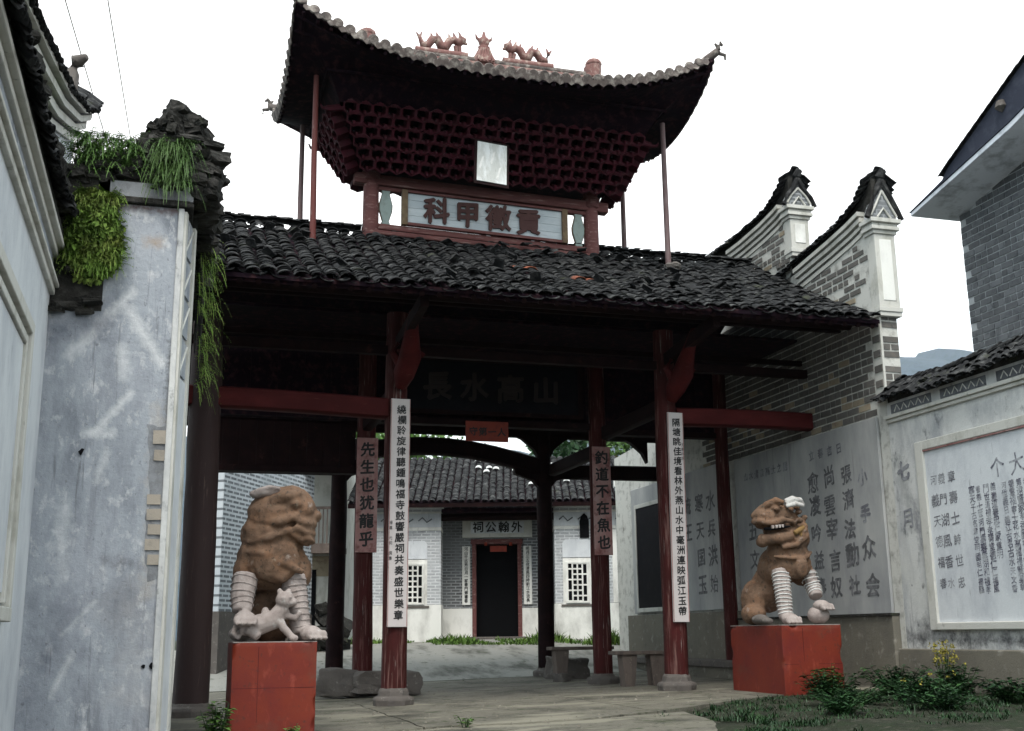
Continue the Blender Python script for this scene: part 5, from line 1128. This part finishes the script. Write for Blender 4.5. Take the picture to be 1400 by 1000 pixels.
# right lion: facing the passage (left), one paw on a ball
LOC = (10.02, 17.72, 1.245); LOCV = Vector(LOC)
rl_ = thing('stone_lion', LOC, 'right stone guardian lion baring its teeth, one striped leg resting on ball', 'statue', 'stone lions guarding the gate')
sh = [('e', (0.08, .0, 1.14), (.37, .36, .40)), ('e', (.12, .0, 1.42), (.33, .34, .32)), ('e', (.04, .08, 1.68), (.34, .34, .3)), ('e', (-.16, .0, 1.82), (.33, .31, .24)),
      ('e', (-.36, -.1, 1.76), (.2, .27, .19)), ('e', (-.46, -.14, 1.80), (.14, .19, .13)), ('e', (-.47, -.28, 1.79), (.07, .06, .06)), ('e', (-.55, -.10, 1.80), (.07, .07, .06)), ('e', (-.50, -.16, 1.70), (.13, .19, .07)),
      ('t', [(.02, -.26, 1.46), (-.2, -.3, 1.42), (-.40, -.24, 1.40), (-.5, -.12, 1.42)], [.10, .10, .09, .08]), ('e', (-.26, -.08, 1.42), (.27, .24, .10), (0, -8, 0)), ('e', (-.46, -.14, 1.36), (.1, .13, .09)),
      ('t', [(-.12, -.33, 2.0), (-.26, -.33, 2.04), (-.40, -.26, 1.98), (-.46, -.2, 1.92)], [.05, .06, .055, .04]), ('e', (-.27, -.31, 1.91), (.085, .06, .07)),
      ('t', [(-.52, -.30, 1.67), (-.36, -.36, 1.66), (-.16, -.36, 1.72), (.02, -.33, 1.70), (.12, -.26, 1.62)], [.04, .05, .05, .045, .04]),
      ('t', [(-.2, -.32, 1.26), (.05, -.38, 1.30), (.3, -.3, 1.46), (.4, -.1, 1.6)], [.04, .05, .05, .04]), ('e', (.12, -.37, .94), (.12, .08, .18)),
      ('t', [(-.3, -.2, 1.12), (-.05, -.38, 1.08), (.25, -.36, 1.1), (.42, -.2, 1.2)], [.03, .035, .035, .03]),
      ('e', (0, .25, .95), (.33, .34, .36)), ('e', (-.08, .45, .6), (.3, .3, .4)), ('e', (-.34, .5, .40), (.20, .30, .36)), ('e', (-.44, .34, .18), (.20, .26, .18)), ('e', (-.10, .0, .9), (.20, .26, .22)), ('e', (.1, -.2, 1.0), (.3, .16, .26)), ('e', (.36, .05, .86), (.19, .24, .22)),
      ('e', (.3, .0, 1.6), (.14, .26, .2)), ('e', (.32, .0, 1.42), (.14, .28, .2))]
for k_ in range(20):      # curls of the mane round the back of the head and the neck
    a = rnd(-1.2, 1.5); zc_ = 1.38 + (k_ % 8) * .085 + rnd(-.02, .02); rr_ = .36 if zc_ < 1.8 else .27
    sh.append(('e', (.10 + rr_ * math.cos(a) * .85, .02 - rr_ * math.sin(a), zc_), (.062, .062, .05)))
blob('body', sh, 'lion_brown', rl_, LOC, .019, .012, smooth_it=1)
blob('collar', [('t', [(.04, -.36, 1.50), (.2, -.32, 1.58), (.34, -.2, 1.64), (.42, .02, 1.66)], [.04, .05, .05, .04]), ('e', (.2, -.31, 1.47), (.06, .05, .06)), ('e', (.3, -.25, 1.5), (.06, .05, .06))], 'lion_ochre', rl_, LOC, .016, .006)
blob('eye', [('e', (-.28, -.355, 1.90), (.05, .035, .035))], 'lion_brown', rl_, LOC, .010, .002)
blob('mouth_shade', [('t', [(-.48, -.26, 1.57), (-.38, -.34, 1.57), (-.2, -.375, 1.595), (-.03, -.36, 1.61)], [.025, .033, .035, .015])], 'black', rl_, LOC, .012, 0)  # solid black roll paints the shade inside the open mouth
for k_ in range(4):
    m = MB(); xx = LOC[0] - .40 + k_ * .06; zz = LOC[2] + 1.60 + k_ * .006; yy = LOC[1] - .385 - .012 * math.sin(k_)
    m.prism([(xx, zz + .02), (xx + .045, zz + .02), (xx + .04, zz - .035), (xx + .005, zz - .035)], 1, yy - .02, yy + .03); part('tooth', m, 'stone_pale', rl_, bevel=.008)
blob('ear', [('t', [(-.04, -.26, 2.0), (.08, -.3, 2.07), (.24, -.26, 2.07), (.34, -.2, 1.98)], [.05, .055, .05, .03]), ('t', [(-.06, -.3, 1.95), (.1, -.34, 1.99), (.29, -.28, 1.97)], [.03, .04, .03]), ('t', [(-.02, -.2, 2.05), (.12, -.22, 2.11), (.26, -.18, 2.09)], [.04, .04, .03])], 'stone_ear', rl_, LOC, .013, .003, smooth_it=2)
leg(rl_, [(-.14, -.12, .9), (-.17, -.22, .5), (-.19, -.3, .1)], [.155, .135, .115], (-.19, -.38, .09), rings=12, ringto=.9, bandmat='stone_white')
leg(rl_, [(.38, -.1, .86), (.42, -.2, .6), (.40, -.3, .45)], [.15, .13, .11], (.40, -.38, .30), rings=6, toes=(.3, -1), bandmat='stone_white')
blob('ball', [('e', (.38, -.36, .15), (.19, .18, .15))], 'stone_pale', rl_, LOC, .022, .01)
blob('hind_paw', [('e', (-.5, -.0, .09), (.13, .22, .09)), ('e', (-.48, -.2, .06), (.1, .1, .06))], 'stone_grey', rl_, LOC, .022, .006)

# ================================================================== BENCHES, STONES INSIDE THE GATE
def bench(x0, x1, y0, y1, z, legs, label):
    t = thing('bench', ((x0 + x1) / 2, (y0 + y1) / 2, 0), label, 'bench', 'plank benches between the columns')
    m = MB(); m.box(x0, x1, y0, y1, z - .07, z); part('seat', m, 'grey_wood', t, bevel=.015)
    for a in legs:
        m = MB(); zb = gz(a, y0) - .01; m.prism([(a - .10, zb), (a + .10, zb), (a + .17, z - .072), (a - .15, z - .072)], 1, y0 + .05, y1 - .05); part('leg', m, 'grey_wood', t, bevel=.012)
bench(8.30, 9.62, 21.3, 21.68, .80, (8.62, 9.2), 'nearer plank bench on two solid legs, between the right columns')
bench(8.05, 9.5, 24.4, 24.78, .86, (8.3, 9.3), 'farther plank bench beside the dark rear post')
def stone(p, s, label, rz=0, group='rough stones by the column feet', seed=1):
    me = rough_box(seed, 3); me.materials.clear(); me.materials.append(MT['stone_grey'])
    o = bpy.data.objects.new('stone_block', me); COL.objects.link(o); o.location = p; o.scale = s; o.rotation_euler = (.05, .04, rz); tag(o, label, 'stone', group)
    bv = o.modifiers.new('b', 'BEVEL'); bv.width = .05; bv.segments = 2
stone((4.05, 22.2, .28), (1.25, .5, .42), 'long rough stone block behind the foot of the left front column', .05, seed=3)
stone((3.15, 22.4, .28), (.7, .5, .5), 'dark rough stone beside the foot of the left inner column', -.2, seed=4)
stone((8.72, 25.3, .36), (.85, .5, .5), 'rough stone block at the foot of the dark rear post', .1, seed=5)
stone((8.2, 24.2, .2), (.3, .3, .22), 'small rough stone left of the dark rear post', .5, seed=6)
stone((2.4, 24.3, .28), (.9, .6, .5), 'low rubble stone seen just right of the left red pedestal', .3, seed=7)

# ================================================================== ANCESTRAL HALL BEHIND (faces the camera, rotated)
fwd = Vector((math.sin(R(16.5)), math.cos(R(16.5)), 0)); HO = fwd * 34
hall = thing('ancestral_hall', (HO.x, HO.y, 0), 'pale brick hall with tiled roof and black open doorway beyond the gate', 'hall', rz=R(-16.5))
def hp(name, m, mt, parent=None, **k): return part(name, m, mt, parent or hall, local=True, **k)
G0 = 1.05
for x0, x1 in ((-4.6, -2.14), (1.18, 3.34)):
    m = MB(); m.box(x0, x1, 0, 2.2, 2.0, 4.9); hp('wing_wall', m, 'hall_brick')
    m = MB(); m.box(x0 - .015, x1 + .015, -.03, 2.2, G0 - .4, 1.99); hp('wing_plinth', m, 'hall_white')
    m = MB(); m.box(x0 - .01, x1 + .01, -.02, 2.2, 4.12, 4.22); m.box(x0 - .01, x1 + .01, -.02, 2.2, 4.62, 4.68); m.box(x0 - .03, x1 + .03, -.05, 2.2, 4.78, 4.92); hp('cornice', m, 'hall_white', bevel=.01)
    m = MB(); m.box(x0 - .002, x1 + .002, -.01, .05, 4.225, 4.615); hp('frieze', m, 'plaster_white')
    m = MB()
    k_ = 0
    while x0 + .2 + k_ * .55 < x1 - .3:
        a = x0 + .15 + k_ * .55; m.tube([(a, -.02, 4.4), (a + .12, -.02, 4.5), (a + .25, -.02, 4.36), (a + .4, -.02, 4.46)], .02, 5); k_ += 1
    hp('frieze_relief', m, 'brick_house')
m = MB(); m.box(3.0, 3.36, -.025, .3, 2.0, 5.35); hp('end_pier', m, 'hall_brick'); m = MB(); m.box(2.98, 3.38, -.05, .32, 5.35, 5.6); hp('pier_cap', m, 'hall_white')
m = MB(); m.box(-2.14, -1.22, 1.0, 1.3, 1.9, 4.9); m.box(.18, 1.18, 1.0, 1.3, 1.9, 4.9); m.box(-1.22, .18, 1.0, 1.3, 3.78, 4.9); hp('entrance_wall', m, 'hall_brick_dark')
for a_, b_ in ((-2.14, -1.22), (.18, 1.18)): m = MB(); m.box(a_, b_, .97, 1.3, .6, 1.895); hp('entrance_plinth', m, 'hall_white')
dr = MB(); dr.box(-1.2, .16, 1.28, 1.3, 1.0, 3.78); dr = hp('doorway', dr, 'black')  # black sheet, the dark interior is put into its colour
m = MB(); m.box(-1.26, -1.14, .93, 1.28, 1.05, 3.78); m.box(.10, .22, .93, 1.28, 1.05, 3.78); m.box(-1.3, .26, .92, 1.28, 3.78, 3.93); hp('door_frame', m, 'tower_wood', dr, bevel=.01)
m = MB(); m.box(-.72, -.22, .89, .95, 3.55, 3.72); hp('lintel_block', m, 'sign_red', dr)
m = MB(); m.lathe((-.85, .92, 3.78), [(.05, -.05), (.05, .05)], 8); m.lathe((-.1, .92, 3.78), [(.05, -.05), (.05, .05)], 8); hp('door_pin', m, 'sign_red', dr)
m = MB(); m.box(-1.4, .4, .5, 1.3, .9, 1.07); hp('door_step', m, 'stone_grey', bevel=.02)
nb_ = MB(); nb_.box(-1.55, .55, .9, .99, 3.98, 4.55); nb_ = hp('name_panel', nb_, 'trim_white')
m = MB(); m.box(-1.3, .3, .885, .9, 4.1, 4.45); hp('name_field', m, 'plaster_white', nb_)
for i, ch in enumerate('祠公翰外'):
    m = MB(); text_into(m, ch, (-1.08 + i * .39, .88, 4.28), (1, 0, 0), (0, 0, 1), .34, .004, .025); hp('character', m, 'ink', nb_)
for x, tx in ((-1.44, '河山千古秀日月一家春門第書香'), (.40, '明月三五夜清風四時新江水流長')):
    cp = MB(); cp.box(x - .12, x + .12, .95, .99, 2.0, 3.72); cp = hp('door_couplet', cp, 'hall_white')
    m = MB()
    for i, ch in enumerate(tx): text_into(m, ch, (x, .945, 3.64 - i * .117), (1, 0, 0), (0, 0, 1), .115, .002, .015)
    hp('characters', m, 'ink', cp, kind='stuff')
def lattice_window(xc):
    m = MB(); m.box(xc - .42, xc + .42, -.02, .02, 1.95, 3.28); w = hp('window', m, 'hall_white')
    m = MB(); m.box(xc - .26, xc + .26, -.026, .0, 2.06, 3.1 - .0); 
    m = MB(); m.box(xc - .29, xc + .29, -.03, -.015, 2.05, 3.12); hp('pane', m, 'black', w)
    m = MB()
    for a in (-.29, -.145, 0, .145, .29): m.box(xc + a - .022, xc + a + .022, -.06, -.031, 2.05, 3.12)
    for k_ in range(8):
        z = 2.05 + k_ * .153
        m.box(xc - .29 + (.145 if k_ % 2 else 0), xc + .29 - (0 if k_ % 2 else .145), -.058, -.033, z - .022, z + .022)
    m.box(xc - .34, xc - .29, -.07, -.02, 2.0, 3.17); m.box(xc + .29, xc + .34, -.07, -.02, 2.0, 3.17); m.box(xc - .29, xc + .29, -.069, -.02, 3.12, 3.17); m.box(xc - .29, xc + .29, -.069, -.02, 2.0, 2.05)
    hp('lattice', m, 'hall_white', w)
    m = MB(); m.prism([(xc - .42, 3.3), (xc + .42, 3.3), (xc + .42, 3.72), (xc + .34, 3.82), (xc - .34, 3.82), (xc - .42, 3.72)], 1, -.03, .02); hp('plaster_plaque', m, 'plaster_white', w)
    m = MB(); m.box(xc - .48, xc + .48, -.05, .0, 1.9, 1.96); hp('sill', m, 'stone_grey', w)
lattice_window(-2.95); lattice_window(1.83)
m = MB(); m.prism([(1.93, 3.86), (2.2, 3.86), (2.2, 4.35), (2.15, 4.5), (2.065, 4.58), (1.98, 4.5), (1.93, 4.35)], 1, -.04, .01); hp('upper_window', m, 'black')
m = MB(); m.box(2.86, 3.0, -.02, .01, 2.0, 4.1); hp('corner_strip', m, 'hall_white')
# hall roof of real tiles
rf = MB(); rf.prism([(-.55, 4.86), (3.6, 6.75), (3.6, 6.6), (-.55, 4.78)], 0, -4.8, 3.5); rf = hp('roof', rf, 'soffit')
m = MB()
for c in range(38):
    x = -4.75 + c * .217
    for r in range(22):
        y = -.5 + r * .185; z = 4.9 + (y + .55) * .455
        M = Matrix.Translation((x + rnd(-.012, .012), y, z + rnd(0, .02))) @ Euler((.40 + rnd(-.05, .05), rnd(-.1, .1), rnd(-.08, .08))).to_matrix().to_4x4() @ Matrix.Diagonal((.85, .95, .8, 1)); lay_tile(TV, M, m)
hp('roof_tiles', m, 'tile_dark', rf, smooth=35, kind='stuff')
m = MB()
for k_ in range(34):
    x = random.choice([rnd(-1.2, 1.0), rnd(.0, 1.1), rnd(.6, 3.2)]); y = rnd(.3, 3.0) if x < 2 else rnd(1.0, 3.3)
    M = Matrix.Translation((x, y, 5.0 + (y + .55) * .455)) @ Euler((.42, rnd(-.1, .1), rnd(-.1, .1))).to_matrix().to_4x4() @ Matrix.Diagonal((.9, .8, .8, 1)); lay_tile(TV, M, m)
hp('bleached_tiles', m, 'stone_white', rf, smooth=35, kind='stuff')
m = MB(); m.box(-4.8, 3.5, -.57, -.5, 4.74, 4.86); hp('eave_board', m, 'dark_wood', rf)
m = MB(); m.box(-2.1, 1.15, -.35, .95, 4.62, 4.72); hp('porch_ceiling', m, 'soffit', rf)
m = MB(); m.tube([(-2.14, .15, 4.52), (1.18, .15, 4.52)], .11, 8); hp('porch_beam', m, 'dark_wood', rf)

# ================================================================== BUILDINGS LEFT OF THE COURTYARD
sb = thing('courtyard_wall', (1.2, 29, 0), 'tall white-jointed brick wall behind the left stone lion', 'wall', rz=R(62))
m = MB(); m.box(0, 6.0, 0, .4, 0, 7.5); part('wall', m, 'side_brick', sb, local=True)
m = MB(); m.box(-.02, 6.0, -.03, .4, 0, 1.75); part('plinth', m, 'stone_grey', sb, local=True)
bh = thing('balcony_house', (3.2, 35.0, 0), 'old plastered house with dark timber balcony and tiled eave behind the left lion', 'house', rz=R(-16.5))
def bp(name, m, mt, parent=None, **k): return part(name, m, mt, parent or bh, local=True, **k)
m = MB(); m.box(-2.6, 1.6, .8, 4, .5, 7.0); bp('wall', m, 'trim_white')
m = MB(); m.box(-.9, -.45, .6, .8, 3.9, 7.0); bp('pilaster', m, 'grey_wood')
m = MB(); m.box(.2, 1.8, -.5, .8, 3.55, 3.72); m.box(.1, 1.85, -.56, -.5, 3.5, 3.78); bp('balcony_floor', m, 'grey_wood')
m = MB(); m.box(.15, 1.8, -.53, -.47, 4.78, 4.86); bp('rail', m, 'grey_wood')
for i in range(14): m = MB(); m.box(.2 + i * .118, .235 + i * .118, -.52, -.48, 3.78, 4.78); bp('baluster', m, 'grey_wood')
for x in (.12, 1.8): m = MB(); m.box(x - .06, x + .06, -.55, -.43, .9, 7.0); bp('post', m, 'post_dark')
m = MB(); m.prism([(-1.2, 5.75), (1.0, 6.9), (1.0, 7.05), (-1.2, 5.9)], 0, -.2, 2.4); bp('eave', m, 'tile_dark')
m = MB(); m.box(.4, .9, .77, .8, 1.2, 3.1); bp('doorway', m, 'black')  # black slab on the wall paints the dark of the opening
m = MB(); m.box(-2.6, 1.6, .78, .81, 2.9, 3.5); bp('wall_band', m, 'brick_tan')
rb = thing('rubble_heap', (4.3, 31.8, .7), 'heap of reddish rubble and timber below the balcony', 'rubble')
for i in range(26):
    piece('rubble_stone', random.choice(SB), rb, Matrix.Translation((4.2 + rnd(-1.2, .6), 31.8 + rnd(-.3, .3), .75 + rnd(0, 1.3) * (1 if i % 2 else .5))) @ Euler((rnd(0, 3), rnd(0, 3), 0)).to_matrix().to_4x4() @ Matrix.Scale(rnd(.2, .5), 4))
m = MB()
for i in range(9): m.tube([(2.3 + rnd(-.9, 1.5), 30.5 + rnd(-.4, .4), .5), (2.3 + rnd(-.9, 1.5), 30.6 + rnd(-.4, .4), 1.6 + rnd(0, .5))], .03, 5)
part('timber', m, 'grey_wood', rb)

# ================================================================== TREES AND HILLSIDE GREEN BEHIND
def tree(x, y, h, r, mt, label, seed):
    random.seed(seed); z0 = gz(x, y); t = thing('tree', (x, y, z0), label, 'tree', 'trees on the slope behind the hall')
    m = MB(); m.tube([(x, y, z0 - .2), (x + .1, y, z0 + h * .35), (x - .1, y, z0 + h * .7)], [.22, .16, .07], 8)
    for k_ in range(5): a = rnd(0, 6.28); m.tube([(x, y, z0 + h * rnd(.3, .5)), (x + math.cos(a) * r * .7, y + math.sin(a) * r * .7, z0 + h * rnd(.6, .85))], [.08, .03], 6)
    part('trunk', m, 'bark', t)
    m = MB()
    for k_ in range(16):
        a = rnd(0, 6.28); q = rnd(.1, .85) * r; zz = z0 + h * rnd(.45, .95); leaves(m, (x + math.cos(a) * q, y + math.sin(a) * q, zz), (r * .42, r * .42, h * .13), 190, .2)
    part('crown', m, mt, t, kind='stuff')
for i, (px, yy, h, r, mt, lb) in enumerate([(8.2, 44, 8.6, 2.6, 'leaf', 'leafy tree rising behind the left half of the hall roof'), (11.5, 46, 7.6, 2.4, 'leaf_dark', 'dark rounded tree behind the middle of the hall roof'), (15.2, 43, 8.8, 2.6, 'leaf_dark', 'dark tree behind the right half of the hall roof'),
     (18.0, 46, 10.5, 2.8, 'leaf', 'tallest tree, behind the right end of the hall'), (5.2, 47, 9.5, 2.7, 'leaf', 'green tree behind the balcony house')]): tree(px, yy, h, r, mt, lb, 30 + i)

# ================================================================== PLANTS ON THE GROUND
random.seed(77)
m = MB()
for _ in range(5200):
    if rnd(0, 1) < .7: x = rnd(7.2, 14.0); y = rnd(31.2, 32.6) - (x - 9.6) * .3
    else: x = rnd(3.5, 8); y = rnd(31.9, 32.7) - (x - 9.6) * .3
    cl = noise.noise(Vector((x * 1.3, y * .8, 0)))
    if cl < -.1: continue
    p = (x, y, gz(x, y) - .02); blades(m, p, (.05, .05), 1, rnd(.06, (.42 if x > 10 else .2) * (.5 + cl * 1.6)), .02, .9)
g = part('courtyard_grass', m, 'grass'); g['kind'] = 'stuff'; g['label'] = 'bright green weeds along the foot of the hall'; g['category'] = 'grass'
def leafy(name, x, y, h, r, n, size, label, mt='leaf', group='leafy weeds at the wall foot', z=None, flower=0):
    z = gz(x, y) - .02 if z is None else z
    t = thing(name, (x, y, z), label, 'weed', group); m = MB(); s = MB()
    for k_ in range(max(4, n // 14)):
        a = rnd(0, 6.28); q = rnd(0, r); tip = Vector((x + math.cos(a) * q, y + math.sin(a) * q, z + h * rnd(.45, 1))); b = Vector((x + math.cos(a) * q * .3, y + math.sin(a) * q * .3, z))
        s.tube([b, b.lerp(tip, .5) + Vector((0, 0, .03)), tip], [.008, .006, .003], 5)
        for j in range(14):
            f = rnd(.25, 1.02); p = b.lerp(tip, f); az = rnd(0, 6.28); L2 = size * rnd(.6, 1.3); d = Vector((math.cos(az), math.sin(az), rnd(-.1, .5))); sd2 = Vector((-math.sin(az), math.cos(az), 0)) * L2 * .32
            m.add([p, p + d * L2 * .45 + sd2, p + d * L2 + Vector((0, 0, -L2 * .25)), p + d * L2 * .45 - sd2], [(0, 1, 2), (0, 2, 3)])
    part('foliage', m, mt, t, kind='stuff'); part('stem', s, 'leaf_dark', t)
    if flower:
        f = MB()
        for _ in range(flower): a = rnd(0, 6.28); q = rnd(0, r); leaves(f, (x + math.cos(a) * q, y + math.sin(a) * q, z + h * rnd(.6, 1.05)), (.03, .03, .03), 5, .03)
        part('flowers', f, 'leaf_yellow', t, kind='stuff')
leafy('weed', 10.1, 16.55, .52, .3, 260, .1, 'leafy green weed standing in front of the right red pedestal')
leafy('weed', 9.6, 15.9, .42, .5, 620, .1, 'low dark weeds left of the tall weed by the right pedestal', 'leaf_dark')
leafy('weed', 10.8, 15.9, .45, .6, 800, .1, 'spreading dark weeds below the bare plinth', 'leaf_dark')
leafy('weed', 11.2, 15.0, .45, .5, 620, .1, 'dark weeds at the corner of the yard wall', 'leaf_dark', flower=3)
leafy('weed', 11.45, 15.6, .75, .22, 200, .06, 'yellow flowering plant against the yard wall plinth', 'leaf', flower=70)
leafy('weed', 10.4, 14.6, .34, .8, 900, .1, 'low weeds with small yellow flowers at lower right', 'leaf_dark', flower=6)
leafy('weed', 9.2, 14.7, .26, .7, 700, .09, 'creeping dark weeds nearest the concrete edge', 'leaf_dark')
leafy('weed', 8.3, 13.5, .24, .5, 420, .09, 'small dark weeds nearest the camera, left of the big patch', 'leaf_dark')
leafy('weed', 9.7, 13.3, .3, .6, 520, .1, 'dark leafy weeds at the bottom edge, right of centre', 'leaf_dark')
leafy('weed', 11.0, 13.6, .34, .5, 520, .11, 'dark weeds below the inscription wall at the bottom edge', 'leaf_dark')
leafy('weed', .62, 14.35, .52, .2, 240, .1, 'bright leafy weed left of the left red pedestal', 'leaf')
leafy('weed', 1.55, 14.35, .2, .18, 90, .08, 'small weed at the foot of the left red pedestal', 'leaf')
leafy('weed', 3.7, 14.75, .16, .12, 60, .07, 'tiny weed in the crack before the left front column', 'leaf')
leafy('weed', .35, 13.9, .14, .5, 200, .07, 'low weeds between the left wall and pedestal', 'leaf_dark')
m = MB()
for _ in range(26000):
    x = rnd(6.2, 11.75); y = rnd(11.6, 17.0)
    if y > polyline_in(crack, x) - .02: continue
    if x < 9.6 and noise.noise(Vector((x * 1.6, y * 1.6, 3))) < .25 - (x - 6.2) * .16: continue
    blades(m, (x, y, gz(x, y) - .06), (.03, .03), 1, rnd(.04, .15) * (.6 + noise.noise(Vector((x * 3, y * 3, 7)))), .008, 1.1)
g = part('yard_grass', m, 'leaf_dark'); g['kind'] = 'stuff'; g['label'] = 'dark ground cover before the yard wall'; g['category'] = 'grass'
random.seed(5)
m = MB()
for i in range(420):
    x = rnd(1.8, 9.4); y = rnd(13.4, 24); q = rnd(.008, .03) * (1.5 if rnd(0, 1) < .1 else 1)
    if y < polyline_in(crack, x) and x > 6.3: continue
    a = rnd(0, 6); z = gz(x, y); vs = [(x + q * math.cos(a + k_ * 2.1) * rnd(.7, 1.3), y + q * 1.4 * math.sin(a + k_ * 2.1), z - .004) for k_ in range(3)]; m.add(vs + [(x, y, z + q * .7)], [(0, 1, 3), (1, 2, 3), (2, 0, 3)])
g = part('floor_litter', m, 'base_render'); g['kind'] = 'stuff'; g['label'] = 'crumbs and grit scattered over the gate floor'; g['category'] = 'litter'

# ================================================================== WIRES
for (p, q, lb) in (((-2.26, 19.5, 12.0), (-1.88, 26, 12.2), 'thin overhead wire, left of the two in the sky'), ((-1.56, 19.5, 12.1), (-1.43, 26, 12.65), 'thin overhead wire, right of the two in the sky')):
    p = Vector(p); q = Vector(q); d = (q - p); m = MB(); m.tube([p + d * t for t in (-3, -2, -1, 0, 1, 2.2)], .011, 5); o = part('overhead_wire', m, 'wire'); tag(o, lb, 'wire', 'overhead wires')

# ================================================================== HAZE OVER THE VALLEY
m = MB(); m.box(-1300, 2900, -320, 2300, -4, 720); hz = part('haze', m, None); hz['kind'] = 'stuff'
hm_ = bpy.data.materials.new('haze'); t_ = nodes(hm_); vo = t_.nodes.new('ShaderNodeVolumePrincipled'); ou = t_.nodes.new('ShaderNodeOutputMaterial')
vo.inputs['Color'].default_value = (.80, .88, .97, 1); vo.inputs['Density'].default_value = .00009; vo.inputs['Anisotropy'].default_value = .2
t_.links.new(vo.outputs[0], ou.inputs['Volume']); hz.data.materials.append(hm_)
